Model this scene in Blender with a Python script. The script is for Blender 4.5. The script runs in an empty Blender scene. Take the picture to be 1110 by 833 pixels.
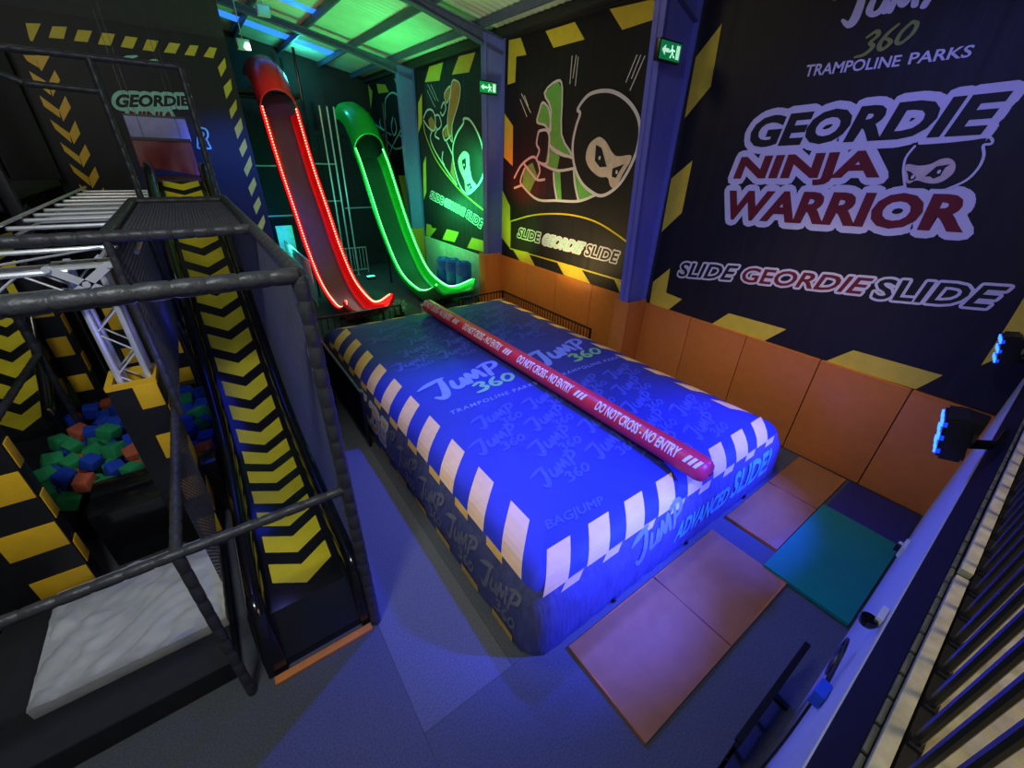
import bpy, bmesh, math, random
from mathutils import Vector, Matrix
random.seed(7)
PI = math.pi
sc = bpy.context.scene
COL = sc.collection

# ---------------------------------------------------------------- camera
H = 4.7
FOC = 439.716
RM = ((0.81056674, -0.58486611, 0.03021926), (-0.26226467, -0.40864183, -0.87420197), (0.52363996, 0.7006736, -0.4846212))
cam_data = bpy.data.cameras.new('camera')
cam = bpy.data.objects.new('camera', cam_data)
COL.objects.link(cam)
cam_data.sensor_width = 36.0
cam_data.lens = 36.0 * FOC / 1110.0
cam_data.clip_start = 0.02
cam_data.clip_end = 100
xa, ya, za = Vector(RM[0]), -Vector(RM[1]), -Vector(RM[2])
m3 = Matrix((xa, ya, za)).transposed()
cam.matrix_world = Matrix.Translation((0, 0, H)) @ m3.to_4x4()
sc.camera = cam

# ---------------------------------------------------------------- world, exposure, lights
sc.view_settings.view_transform = 'Standard'
sc.view_settings.look = 'None'
sc.view_settings.gamma = 1
sc.view_settings.use_curve_mapping = False
sc.view_settings.exposure = 0.0
w = bpy.data.worlds.new('world')
sc.world = w
w.use_nodes = True
w.node_tree.nodes['Background'].inputs[0].default_value = (0.55, 0.62, 0.8, 1)
w.node_tree.nodes['Background'].inputs[1].default_value = 0.035

def aim(o, loc, target):
    o.location = loc
    o.rotation_euler = (Vector(target) - Vector(loc)).to_track_quat('-Z', 'Y').to_euler()

def light(name, kind, loc, target, power, color, size=0.3, angle=60, blend=0.5, parent=None, size_y=None):
    d = bpy.data.lights.new(name, kind)
    d.energy = power
    d.color = color
    if kind == 'AREA':
        d.size = size
        if size_y:
            d.shape = 'RECTANGLE'
            d.size_y = size_y
    else:
        d.shadow_soft_size = size
    if kind == 'SPOT':
        d.spot_size = math.radians(angle)
        d.spot_blend = blend
    o = bpy.data.objects.new(name, d)
    COL.objects.link(o)
    aim(o, loc, target)
    if parent is not None:
        o.parent = parent
        o.location = Vector(loc) - WL[parent.name]
    return o

BLUE = (0.025, 0.05, 1.0)
WHITE = (1.0, 0.93, 0.82)
WARM = (1.0, 0.78, 0.42)
GREEN = (0.03, 1.0, 0.22)
RED = (1.0, 0.05, 0.05)
TEAL = (0.05, 0.75, 0.6)
LIGHTS = dict(
    hall_blue=('SPOT', (5.1, 5.2, 7.6), (1.6, 4.2, 0.0), 4100, BLUE, 0.12, 50, 0.75),
    hall_blue_fill=('SPOT', (5.1, 4.6, 7.5), (4.6, 4.2, 0.0), 700, BLUE, 0.12, 70, 0.9),  # added blue fill over the airbag, no fixture of its own
    wall_blue_fill=('SPOT', (4.4, 6.4, 6.8), (3.6, 0.0, 0.8), 1500, BLUE, 0.15, 54, 0.8),  # added spot that turns the balcony wall blue; no lamp hangs there
    bag_white=('SPOT', (0.9, 5.2, 8.2), (3.6, 4.6, 0.8), 620, (0.95, 1.0, 0.88), 0.4, 62, 1.0),
    banner_blue_fill=('SPOT', (4.6, 1.6, 7.6), (8.0, 2.4, 4.0), 300, (0.12, 0.14, 1.0), 0.3, 75, 0.9),  # extra spot put in to tint the logo banner's lettering blue
    hood_white_fill=('SPOT', (2.5, 16.6, 7.35), (3.5, 19.6, 6.8), 110, (1.0, 0.8, 0.75), 0.1, 44, 0.9),  # added beam that brightens the red hood, set near the hung floodlight
    balcony_white=('AREA', (2.6, -2.4, 6.6), (2.4, -1.0, 3.0), 70, WARM, 1.0, 0, 0),
    frame_white=('AREA', (-1.4, 1.0, 7.6), (-1.4, 5.2, 1.5), 190, (0.9, 0.97, 1.0), 0.8, 0, 0),
    upper_left_white=('AREA', (-2.6, 9.0, 7.6), (-2.0, 15.8, 5.5), 40, WHITE, 0.6, 0, 0),
    hall_white=('AREA', (3.4, 7.0, 7.9), (7.0, 6.5, 0.5), 34, WARM, 0.9, 0, 0),
    pad_white=('SPOT', (5.4, 2.4, 5.6), (8.0, 2.6, 0.9), 210, WARM, 0.3, 70, 1.0),
    far_pad_white=('SPOT', (5.6, 8.6, 5.6), (8.0, 9.2, 0.9), 360, WARM, 0.3, 74, 1.0),
    roof_green=('SPOT', (6.4, 15.2, 4.2), (4.8, 16.0, 9.0), 700, GREEN, 0.3, 120, 0.9),
    roof_pale=('SPOT', (4.4, 8.0, 4.5), (5.5, 12.0, 8.6), 300, (0.8, 1.0, 0.4), 0.5, 120, 0.9),
    wall_green=('POINT', (7.2, 15.3, 3.0), (0, 0, 0), 120, GREEN, 0.15, 0, 0),
    banner_green=('SPOT', (6.7, 12.5, 4.4), (8.0, 13.3, 4.0), 1100, GREEN, 0.12, 110, 0.8),
    back_teal=('POINT', (4.9, 17.4, 3.2), (0, 0, 0), 60, TEAL, 0.25, 0, 0),
    back_teal_low=('POINT', (2.6, 17.9, 1.6), (0, 0, 0), 75, TEAL, 0.2, 0, 0),
    tower_top=('POINT', (4.9, 21.2, 7.6), (0, 0, 0), 60, TEAL, 0.2, 0, 0),
    left_blue=('SPOT', (2.4, 11.2, 6.9), (1.2, 16.0, 3.0), 2400, (0.02, 0.12, 1.0), 0.2, 50, 0.9),
    frame_blue=('POINT', (-0.62, 7.2, 2.6), (0, 0, 0), 9, BLUE, 0.3, 0, 0),
    leg_blue=('POINT', (-0.5, 4.9, 2.75), (0, 0, 0), 7, (0.2, 0.22, 1.0), 0.1, 0, 0),
    banner_amber=('SPOT', (6.2, 8.2, 1.9), (8.0, 8.0, 3.2), 200, (1.0, 0.7, 0.25), 0.2, 100, 0.9),
    banner_lime=('SPOT', (6.4, 10.4, 2.0), (8.0, 10.6, 2.9), 130, (0.3, 1.0, 0.05), 0.2, 70, 0.9),
    banner_red=('SPOT', (6.6, 11.4, 3.6), (8.0, 10.6, 4.6), 100, RED, 0.2, 80, 0.9),
)
WL = {}
for k, a in LIGHTS.items():
    light(k + '_light', a[0], a[1], a[2], a[3], a[4], a[5], a[6] or 60, a[7])

# ---------------------------------------------------------------- materials
MATS = {}

def mat(name, col, rough=0.6, metal=0.0, emit=0.0, noise=0.12, scale=6.0, bump=0.0, bscale=40.0, spec=0.4, stretch=None, coat=0.0):
    if name in MATS:
        return MATS[name]
    m = bpy.data.materials.new(name)
    m.use_nodes = True
    nt = m.node_tree
    b = nt.nodes['Principled BSDF']
    b.inputs['Roughness'].default_value = rough
    b.inputs['Metallic'].default_value = metal
    b.inputs['Specular IOR Level'].default_value = spec
    b.inputs['Coat Weight'].default_value = coat
    c = (*col, 1)
    tc = nt.nodes.new('ShaderNodeTexCoord')
    vec = tc.outputs['Object']
    if stretch:
        mp = nt.nodes.new('ShaderNodeMapping')
        mp.inputs['Scale'].default_value = stretch
        nt.links.new(vec, mp.inputs['Vector'])
        vec = mp.outputs['Vector']
    if noise > 0:
        n = nt.nodes.new('ShaderNodeTexNoise')
        n.inputs['Scale'].default_value = scale
        n.inputs['Detail'].default_value = 5
        nt.links.new(vec, n.inputs['Vector'])
        r = nt.nodes.new('ShaderNodeValToRGB')
        r.color_ramp.elements[0].position = 0.3
        r.color_ramp.elements[1].position = 0.7
        r.color_ramp.elements[0].color = (*[max(0, v * (1 - noise)) for v in col], 1)
        r.color_ramp.elements[1].color = (*[min(1, v * (1 + noise)) for v in col], 1)
        nt.links.new(n.outputs['Fac'], r.inputs['Fac'])
        nt.links.new(r.outputs['Color'], b.inputs['Base Color'])
    else:
        b.inputs['Base Color'].default_value = c
    if bump > 0:
        n2 = nt.nodes.new('ShaderNodeTexNoise')
        n2.inputs['Scale'].default_value = bscale
        n2.inputs['Detail'].default_value = 4
        nt.links.new(vec, n2.inputs['Vector'])
        bp = nt.nodes.new('ShaderNodeBump')
        bp.inputs['Strength'].default_value = bump
        bp.inputs['Distance'].default_value = 0.02
        nt.links.new(n2.outputs['Fac'], bp.inputs['Height'])
        nt.links.new(bp.outputs['Normal'], b.inputs['Normal'])
    if emit > 0:
        b.inputs['Emission Color'].default_value = c
        b.inputs['Emission Strength'].default_value = emit
    MATS[name] = m
    return m

M_carpet = mat('carpet', (0.095, 0.102, 0.112), 0.95, noise=0.25, scale=60, bump=0.5, bscale=300, spec=0.1)
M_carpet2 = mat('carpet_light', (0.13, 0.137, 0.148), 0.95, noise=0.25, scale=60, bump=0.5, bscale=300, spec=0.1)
M_seam = mat('carpet_seam', (0.07, 0.075, 0.08), 0.95)
M_cladding = mat('cladding', (0.03, 0.032, 0.036), 0.6)
M_whitewall = mat('white_paint', (0.55, 0.56, 0.58), 0.55, noise=0.05)
M_fascia = mat('black_fascia', (0.01, 0.01, 0.012), 0.8, spec=0.1)
M_cream = mat('cream_paint', (0.42, 0.39, 0.26), 0.6, noise=0.25, scale=14)
M_roof = mat('roof_sheet', (0.62, 0.64, 0.55), 0.5, noise=0.1, scale=1.0)
M_steel = mat('painted_steel', (0.09, 0.1, 0.2), 0.45)
M_bluesteel = mat('blue_painted_steel', (0.16, 0.18, 0.62), 0.4, noise=0.05)
M_banner = mat('banner_cloth', (0.013, 0.013, 0.016), 0.55, bump=0.6, bscale=2.2, stretch=(1, 3.0, 0.15), spec=0.35)
M_yellow = mat('hazard_yellow', (0.75, 0.6, 0.05), 0.55, noise=0.06)
M_white = mat('print_white', (0.72, 0.72, 0.78), 0.6, noise=0.03)
M_ink = mat('print_black', (0.012, 0.012, 0.014), 0.6)
M_maroon = mat('print_red', (0.17, 0.014, 0.018), 0.6)
M_green = mat('print_green', (0.16, 0.5, 0.1), 0.6)
M_lime = mat('print_lime', (0.28, 0.36, 0.07), 0.6)
M_orange_p = mat('print_orange', (0.6, 0.22, 0.05), 0.6)
M_skin = mat('print_beige', (0.68, 0.58, 0.48), 0.6)
M_teal_p = mat('print_aqua', (0.35, 0.75, 0.68), 0.6)
M_pad = mat('orange_vinyl', (0.62, 0.2, 0.035), 0.42, noise=0.06, bump=0.25, bscale=5)
M_padw = mat('pale_vinyl', (0.55, 0.6, 0.55), 0.45)
M_mat = mat('tan_vinyl', (0.34, 0.14, 0.035), 0.5, noise=0.08, bump=0.3, bscale=5)
M_matedge = mat('orange_edge', (0.55, 0.16, 0.03), 0.5)
M_matteal = mat('teal_vinyl', (0.0, 0.22, 0.12), 0.5, noise=0.06, bump=0.3, bscale=5)
M_matnavy = mat('navy_vinyl', (0.02, 0.025, 0.12), 0.5, bump=0.3, bscale=5)
M_bag = mat('bag_cover', (0.022, 0.035, 0.26), 0.6, noise=0.08, scale=3, bump=0.25, bscale=7)
M_bag2 = mat('bag_cover_print', (0.05, 0.08, 0.46), 0.6, noise=0.05)
M_bagw = mat('bag_logo', (0.2, 0.28, 0.85), 0.6, noise=0.05)
M_bagt = mat('bag_teal', (0.12, 0.5, 0.45), 0.6, noise=0.05)
M_baggreen = mat('bag_green', (0.2, 0.5, 0.22), 0.6, noise=0.05)
M_skirt = mat('bag_skirt', (0.085, 0.09, 0.2), 0.6, noise=0.2, bump=0.9, bscale=9, stretch=(2.2, 2.2, 0.5))
M_skirt2 = mat('bag_skirt_print', (0.2, 0.205, 0.22), 0.6)
M_mark = mat('bag_mark', (0.88, 0.56, 0.17), 0.6, noise=0.05)
M_mark2 = mat('bag_mark_orange', (0.86, 0.5, 0.1), 0.6, noise=0.08)
M_redvinyl = mat('red_vinyl', (0.62, 0.03, 0.05), 0.35, noise=0.06, bump=0.15, bscale=4)
M_black = mat('black_plastic', (0.012, 0.012, 0.014), 0.35)
M_blackmatte = mat('black_fabric', (0.02, 0.02, 0.024), 0.8)
M_gloss = mat('black_gloss', (0.008, 0.008, 0.01), 0.16, spec=0.6)
M_foam = mat('bar_foam', (0.04, 0.042, 0.046), 0.42, noise=0.2, scale=20, bump=0.3, bscale=30)
M_net = mat('net_cord', (0.06, 0.062, 0.07), 0.8)
M_net2 = mat('net_cord_grey', (0.1, 0.105, 0.13), 0.8)
M_alu = mat('aluminium', (0.78, 0.8, 0.82), 0.35, metal=0.35, noise=0.06)
M_chev = mat('chevron_yellow', (0.72, 0.6, 0.02), 0.35, noise=0.06)
M_padyel = mat('pad_yellow', (0.85, 0.5, 0.02), 0.45, noise=0.06, bump=0.2, bscale=8)
M_padblk = mat('pad_black', (0.013, 0.013, 0.016), 0.42, bump=0.2, bscale=8)
M_cloth = mat('grey_white_vinyl', (0.5, 0.52, 0.5), 0.5, noise=0.12, scale=4, bump=1.0, bscale=3.2)
M_fgreen = mat('foam_green', (0.02, 0.3, 0.1), 0.9, bump=0.3, bscale=60)
M_fblue = mat('foam_blue', (0.01, 0.06, 0.5), 0.9, bump=0.3, bscale=60)
M_forange = mat('foam_orange', (0.5, 0.11, 0.05), 0.9, bump=0.3, bscale=60)
M_red = mat('slide_red', (0.6, 0.012, 0.015), 0.25, noise=0.05, spec=0.5)
M_greenp = mat('slide_green', (0.02, 0.48, 0.06), 0.25, noise=0.05, spec=0.5)
M_bed = mat('slide_bed', (0.06, 0.035, 0.09), 0.3, noise=0.1)
M_bedg = mat('slide_bed_green', (0.015, 0.06, 0.05), 0.3, noise=0.1)
M_ledr = mat('led_red', (1.0, 0.004, 0.004), 0.5, emit=9.0, noise=0)
M_ledrd = mat('led_red_dot', (1.0, 0.2, 0.12), 0.5, emit=7.0, noise=0)
M_ledg = mat('led_green', (0.002, 1.0, 0.03), 0.5, emit=5.0, noise=0)
M_ledgd = mat('led_green_dot', (0.25, 1.0, 0.4), 0.5, emit=4.0, noise=0)
M_ledb = mat('led_blue', (0.005, 0.03, 1.0), 0.4, emit=2.0, noise=0)
M_ledbw = mat('led_blue_core', (0.03, 0.16, 1.0), 0.4, emit=3.5, noise=0)
M_sky = mat('skylight', (0.03, 0.2, 1.0), 0.4, emit=1.4, noise=0.1, scale=1.2)
M_exit = mat('exit_face', (0.01, 0.45, 0.13), 0.4, emit=0.22, noise=0)
M_exitw = mat('exit_mark', (0.6, 1.0, 0.75), 0.4, emit=0.7, noise=0)
M_gate = mat('galvanised', (0.5, 0.56, 0.56), 0.4, metal=0.15)
M_lav = mat('lavender_vinyl', (0.3, 0.3, 0.55), 0.5)
M_mar = mat('maroon_vinyl', (0.17, 0.018, 0.025), 0.45, bump=0.4, bscale=4)
M_barrel = mat('barrel_blue', (0.02, 0.08, 0.6), 0.4)
M_leaf = mat('leaf', (0.12, 0.3, 0.12), 0.6)
M_wood = mat('orange_wood', (0.6, 0.2, 0.04), 0.5)
M_olive = mat('rail_clip', (0.1, 0.1, 0.06), 0.6)
M_sock = mat('socket_cream', (0.75, 0.75, 0.6), 0.4)
M_glass = mat('dome', (0.006, 0.006, 0.008), 0.06, spec=0.8)
M_panel = mat('rack_panel', (0.015, 0.016, 0.022), 0.4)

# ---------------------------------------------------------------- mesh helpers
class MB:
    def __init__(s):
        s.v, s.f, s.m, s.mats = [], [], [], []

    def mi(s, m):
        if m not in s.mats:
            s.mats.append(m)
        return s.mats.index(m)

    def add(s, vs, fs, m):
        o = len(s.v)
        s.v += [tuple(v) for v in vs]
        i = s.mi(m)
        for f in fs:
            s.f.append([o + k for k in f])
            s.m.append(i)

    def box(s, lo, hi, m, bev=0.0):
        x0, y0, z0 = lo
        x1, y1, z1 = hi
        if bev <= 0:
            s.add([(x0, y0, z0), (x1, y0, z0), (x1, y1, z0), (x0, y1, z0), (x0, y0, z1), (x1, y0, z1), (x1, y1, z1), (x0, y1, z1)],
                  [(0, 3, 2, 1), (4, 5, 6, 7), (0, 1, 5, 4), (1, 2, 6, 5), (2, 3, 7, 6), (3, 0, 4, 7)], m)
            return
        bm = bmesh.new()
        bmesh.ops.create_cube(bm, size=1)
        for v in bm.verts:
            v.co = Vector(((x0 + x1) / 2 + v.co.x * (x1 - x0), (y0 + y1) / 2 + v.co.y * (y1 - y0), (z0 + z1) / 2 + v.co.z * (z1 - z0)))
        bmesh.ops.bevel(bm, geom=bm.edges[:], offset=bev, segments=2, affect='EDGES', profile=0.6)
        s.addbm(bm, m)

    def addbm(s, bm, m, mx=None):
        bm.verts.index_update()
        s.add([(mx @ v.co) if mx else v.co for v in bm.verts], [[v.index for v in f.verts] for f in bm.faces], m)
        bm.free()

    def obox(s, p, q, wd, ht, m, up=(0, 0, 1)):
        p, q = Vector(p), Vector(q)
        d = (q - p).normalized()
        u = Vector(up)
        if abs(d.dot(u)) > 0.98:
            u = Vector((0, 1, 0))
        a = d.cross(u).normalized() * wd / 2
        b = a.cross(d).normalized() * ht / 2
        vs = [p - a - b, p + a - b, p + a + b, p - a + b, q - a - b, q + a - b, q + a + b, q - a + b]
        s.add(vs, [(0, 1, 2, 3), (7, 6, 5, 4), (0, 4, 5, 1), (1, 5, 6, 2), (2, 6, 7, 3), (3, 7, 4, 0)], m)

    def tube(s, pts, r, m, n=10, caps=True):
        pts = [Vector(p) for p in pts]
        rs = r if isinstance(r, (list, tuple)) else [r] * len(pts)
        rings = []
        u = None
        for i, p in enumerate(pts):
            d = (pts[min(i + 1, len(pts) - 1)] - pts[max(i - 1, 0)]).normalized()
            if u is None:
                u = d.cross(Vector((0, 0, 1)))
                if u.length < 1e-3:
                    u = d.cross(Vector((0, 1, 0)))
            u = (u - d * u.dot(d)).normalized()
            v = d.cross(u)
            rings.append([p + (u * math.cos(2 * PI * k / n) + v * math.sin(2 * PI * k / n)) * rs[i] for k in range(n)])
        vs = [q for rg in rings for q in rg]
        fs = []
        for i in range(len(pts) - 1):
            for k in range(n):
                k2 = (k + 1) % n
                fs.append((i * n + k, i * n + k2, (i + 1) * n + k2, (i + 1) * n + k))
        if caps:
            fs.append(tuple(range(n - 1, -1, -1)))
            fs.append(tuple((len(pts) - 1) * n + k for k in range(n)))
        s.add(vs, fs, m)

    def lathe(s, c, prof, m, n=20, axis='z'):
        vs, fs = [], []
        for (r, h) in prof:
            for k in range(n):
                a = 2 * PI * k / n
                p = (r * math.cos(a), r * math.sin(a), h)
                if axis == 'x':
                    p = (p[2], p[0], p[1])
                elif axis == 'y':
                    p = (p[1], p[2], p[0])
                vs.append((c[0] + p[0], c[1] + p[1], c[2] + p[2]))
        for i in range(len(prof) - 1):
            for k in range(n):
                k2 = (k + 1) % n
                fs.append((i * n + k, i * n + k2, (i + 1) * n + k2, (i + 1) * n + k))
        fs.append(tuple(range(n - 1, -1, -1)))
        fs.append(tuple((len(prof) - 1) * n + k for k in range(n)))
        s.add(vs, fs, m)

    def build(s, name, parent=None, smooth=False, loc=None, angle=35):
        me = bpy.data.meshes.new(name)
        base = Vector(loc) if loc is not None else (WL[parent.name] if parent is not None else Vector((0, 0, 0)))
        me.from_pydata([Vector(v) - base for v in s.v], [], s.f)
        for m in s.mats:
            me.materials.append(m)
        me.polygons.foreach_set('material_index', s.m)
        me.update()
        bm = bmesh.new()
        bm.from_mesh(me)
        bmesh.ops.recalc_face_normals(bm, faces=bm.faces[:])
        if smooth:
            for f in bm.faces:
                f.smooth = True
            for e in bm.edges:
                if len(e.link_faces) == 2 and e.calc_face_angle(0) > math.radians(angle):
                    e.smooth = False
        bm.to_mesh(me)
        bm.free()
        o = bpy.data.objects.new(name, me)
        COL.objects.link(o)
        if parent is not None:
            o.parent = parent
        else:
            o.location = base
        WL[o.name] = base
        return o

def tag(o, label, cat, group=None, kind=None):
    o['label'] = label
    o['category'] = cat
    if group:
        o['group'] = group
    if kind:
        o['kind'] = kind
    return o

def thing(name, label, cat, loc, group=None):
    o = bpy.data.objects.new(name, None)
    o.empty_display_size = 0.2
    COL.objects.link(o)
    o.location = loc
    WL[o.name] = Vector(loc)
    return tag(o, label, cat, group)

def struct(o):
    o['kind'] = 'structure'
    return o

def boxpart(name, lo, hi, m, parent, bev=0.0):
    b = MB()
    b.box(lo, hi, m, bev)
    return b.build(name, parent, smooth=bev > 0)

# ---------------------------------------------------------------- 2-D artwork helpers
_txt = {}

def text2d(s, bold=0.0, spacing=1.0):
    """Outline of a string: vertices scaled to the unit box, faces, boundary edges."""
    key = (s, bold, spacing)
    if key in _txt:
        return _txt[key]
    cu = bpy.data.curves.new('letters', 'FONT')
    cu.body = s
    cu.resolution_u = 3
    cu.offset = bold
    cu.space_character = spacing
    o = bpy.data.objects.new('letters', cu)
    COL.objects.link(o)
    bpy.context.view_layer.update()
    me = bpy.data.meshes.new_from_object(o.evaluated_get(bpy.context.evaluated_depsgraph_get()))
    vs = [(v.co.x, v.co.y) for v in me.vertices]
    fs = [tuple(p.vertices) for p in me.polygons]
    bpy.data.objects.remove(o)
    bpy.data.curves.remove(cu)
    bpy.data.meshes.remove(me)
    x0, x1 = min(v[0] for v in vs), max(v[0] for v in vs)
    y0, y1 = min(v[1] for v in vs), max(v[1] for v in vs)
    vs = [((a - x0) / (x1 - x0), (b - y0) / (y1 - y0)) for a, b in vs]
    cnt = {}
    for f in fs:
        for i in range(len(f)):
            e = tuple(sorted((f[i], f[(i + 1) % len(f)])))
            cnt[e] = cnt.get(e, 0) + 1
    _txt[key] = (vs, fs, [e for e, c in cnt.items() if c == 1])
    return _txt[key]

def bil(q, a, b):
    """q = BL, BR, TR, TL in the plane; a right, b up."""
    return tuple((1 - a) * (1 - b) * q[0][i] + a * (1 - b) * q[1][i] + a * b * q[2][i] + (1 - a) * b * q[3][i] for i in (0, 1))

def put_text(mb, s, q, F, lay, m, bold=0.0, spacing=1.0, cuts=0):
    vs, fs, _ = text2d(s, bold, spacing)
    if cuts:
        bm = bmesh.new()
        bv = [bm.verts.new((a, b, 0)) for a, b in vs]
        for f in fs:
            try:
                bm.faces.new([bv[i] for i in f])
            except ValueError:
                pass
        for k in range(1, cuts):
            bmesh.ops.bisect_plane(bm, geom=bm.verts[:] + bm.edges[:] + bm.faces[:], plane_co=(0, k / cuts, 0), plane_no=(0, 1, 0))
        bm.verts.index_update()
        vs = [(v.co.x, v.co.y) for v in bm.verts]
        fs = [[v.index for v in f.verts] for f in bm.faces]
        bm.free()
    mb.add([F(*bil(q, a, b), lay) for a, b in vs], fs, m)

def put_text_outline(mb, s, q, F, lay, m, r, bold=0.0, spacing=1.0):
    vs, fs, ed = text2d(s, bold, spacing)
    P = [bil(q, a, b) for a, b in vs]
    put_lines(mb, [(P[i], P[j]) for i, j in ed], F, lay, m, r)
    mb.add([F(*p, lay) for p in P], fs, m)

_jc = [0]

def jit():
    _jc[0] = (_jc[0] + 37) % 101
    return _jc[0] * 0.008

def put_lines(mb, segs, F, lay0, m, r, n=8):
    seen = set()
    for p, q in segs:
        dx, dy = q[0] - p[0], q[1] - p[1]
        L = math.hypot(dx, dy)
        lay = lay0 + jit()
        if L > 1e-6:
            nx, ny = -dy / L * r, dx / L * r
            mb.add([F(p[0] + nx, p[1] + ny, lay), F(q[0] + nx, q[1] + ny, lay), F(q[0] - nx, q[1] - ny, lay), F(p[0] - nx, p[1] - ny, lay)], [(0, 1, 2, 3)], m)
        for c in (p, q):
            k = (round(c[0], 4), round(c[1], 4))
            if k not in seen:
                seen.add(k)
                lay = lay0 + jit()
                mb.add([F(c[0] + r * math.cos(2 * PI * i / n), c[1] + r * math.sin(2 * PI * i / n), lay) for i in range(n)], [tuple(range(n))], m)

def spline(pts, k=6, closed=False):
    out = []
    n = len(pts)
    rng = range(n) if closed else range(n - 1)
    for i in rng:
        if closed:
            p0, p1, p2, p3 = pts[(i - 1) % n], pts[i], pts[(i + 1) % n], pts[(i + 2) % n]
        else:
            p0, p1, p2, p3 = pts[max(i - 1, 0)], pts[i], pts[i + 1], pts[min(i + 2, n - 1)]
        for j in range(k):
            t = j / k
            out.append(tuple(0.5 * (2 * p1[c] + (p2[c] - p0[c]) * t + (2 * p0[c] - 5 * p1[c] + 4 * p2[c] - p3[c]) * t * t + (3 * p1[c] - p0[c] - 3 * p2[c] + p3[c]) * t ** 3) for c in range(len(p1))))
    if not closed:
        out.append(tuple(pts[-1]))
    return out

def put_curve(mb, pts, F, lay, m, r, closed=False, k=6):
    s = spline(pts, k, closed) if k > 1 else list(pts)
    segs = list(zip(s[:-1], s[1:]))
    if closed:
        segs.append((s[-1], s[0]))
    put_lines(mb, segs, F, lay, m, r)

def put_poly(mb, pts, F, lay, m, smooth=False):
    """Fill any simple outline by triangulation in the plane."""
    s = spline(pts, 5, True) if smooth else pts
    bm = bmesh.new()
    vs = [bm.verts.new((p[0], p[1], 0)) for p in s]
    bm.faces.new(vs)
    bm.normal_update()
    bmesh.ops.triangulate(bm, faces=bm.faces[:])
    bm.verts.index_update()
    mb.add([F(v.co.x, v.co.y, lay) for v in bm.verts], [[v.index for v in f.verts] for f in bm.faces], m)
    bm.free()

# brush letters of the logo, strokes of (x, y, half width)
BRUSH = [
    [(0.0, 0.76, 0.012), (0.12, 0.84, 0.035), (0.24, 0.9, 0.03), (0.32, 0.93, 0.012)],
    [(0.27, 0.9, 0.03), (0.24, 0.62, 0.04), (0.2, 0.4, 0.045), (0.15, 0.32, 0.04), (0.09, 0.4, 0.02)],
    [(0.36, 0.74, 0.025), (0.335, 0.53, 0.035), (0.38, 0.47, 0.035), (0.44, 0.55, 0.03), (0.475, 0.74, 0.025), (0.47, 0.5, 0.03)],
    [(0.515, 0.5, 0.028), (0.56, 0.82, 0.03), (0.61, 0.6, 0.032), (0.68, 0.88, 0.03), (0.71, 0.58, 0.03)],
    [(0.785, 0.55, 0.03), (0.83, 0.96, 0.03)],
    [(0.74, 0.93, 0.018), (0.86, 1.0, 0.028), (0.96, 0.98, 0.032), (0.94, 0.84, 0.03), (0.83, 0.74, 0.022)],
]
B360 = [
    [(0.5, 0.38, 0.018), (0.57, 0.43, 0.024), (0.61, 0.37, 0.024), (0.56, 0.3, 0.022), (0.61, 0.24, 0.024), (0.56, 0.16, 0.026), (0.47, 0.15, 0.016)],
    [(0.77, 0.45, 0.018), (0.7, 0.36, 0.024), (0.67, 0.24, 0.024), (0.72, 0.17, 0.024), (0.775, 0.24, 0.022), (0.72, 0.3, 0.018)],
    [(0.9, 0.44, 0.022), (0.84, 0.35, 0.022), (0.83, 0.24, 0.022), (0.88, 0.2, 0.022), (0.95, 0.29, 0.022), (0.955, 0.4, 0.022), (0.9, 0.44, 0.022)],
]

def put_brush(mb, strokes, q, F, lay0, m, k=4, shear=0.0):
    """Strokes in the unit box, mapped to quad q."""
    for st in strokes:
        s = spline(st, k)
        pr_ = None
        for (x, y, wd) in s:
            x += shear * y
            lay = lay0 + jit()
            ring = [F(*bil(q, x + wd * math.cos(2 * PI * i / 7), y + 1.5 * wd * math.sin(2 * PI * i / 7)), lay) for i in range(7)]
            mb.add(ring, [tuple(range(7))], m)
            if pr_ is not None:
                x0, y0, w0 = pr_
                dx, dy = x - x0, y - y0
                L = math.hypot(dx, dy) or 1
                lay = lay0 + jit()
                nx, ny = -dy / L, dx / L
                mb.add([F(*bil(q, x0 + nx * w0, y0 + 1.5 * ny * w0), lay), F(*bil(q, x + nx * wd, y + 1.5 * ny * wd), lay),
                        F(*bil(q, x - nx * wd, y - 1.5 * ny * wd), lay), F(*bil(q, x0 - nx * w0, y0 - 1.5 * ny * w0), lay)], [(0, 1, 2, 3)], m)
            pr_ = (x, y, wd)

def ray(px, py):
    d = ((px - 555) / FOC, (py - 416.5) / FOC, 1.0)
    return Vector([sum(RM[r][c] * d[r] for r in range(3)) for c in range(3)])

XW = 8.03   # banner plane on the right wall
def wy(px, py):
    """Point of the right-hand wall's banner plane as (y, z)."""
    d = ray(px, py)
    t = XW / d.x
    return (d.y * t, H + d.z * t)

def by(px, py, Y):
    d = ray(px, py)
    t = Y / d.y
    return (d.x * t, H + d.z * t)

# ================================================================ SETTING
def roofz(x):
    return 7.75 + 0.178 * (8.05 - x) if x > -1 else 7.75 + 0.178 * 9.05 + 0.178 * (x + 1)

b = MB()
b.box((-9.5, -4.2, -0.12), (8.3, 23.2, -0.02), M_carpet)
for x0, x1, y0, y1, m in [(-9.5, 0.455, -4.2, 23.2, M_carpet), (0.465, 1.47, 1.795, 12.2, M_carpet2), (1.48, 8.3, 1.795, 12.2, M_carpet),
                          (0.465, 8.3, -4.2, 1.785, M_carpet), (0.465, 8.3, 12.21, 23.2, M_carpet)]:
    b.box((x0, y0, -0.02), (x1, y1, 0.0), m)
b.box((-9.5, -4.2, -0.03), (8.3, 23.2, -0.004), M_seam)
struct(b.build('floor'))

def wallbox(name, lo, hi, m):
    b = MB()
    b.box(lo, hi, m)
    return struct(b.build(name))

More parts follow.
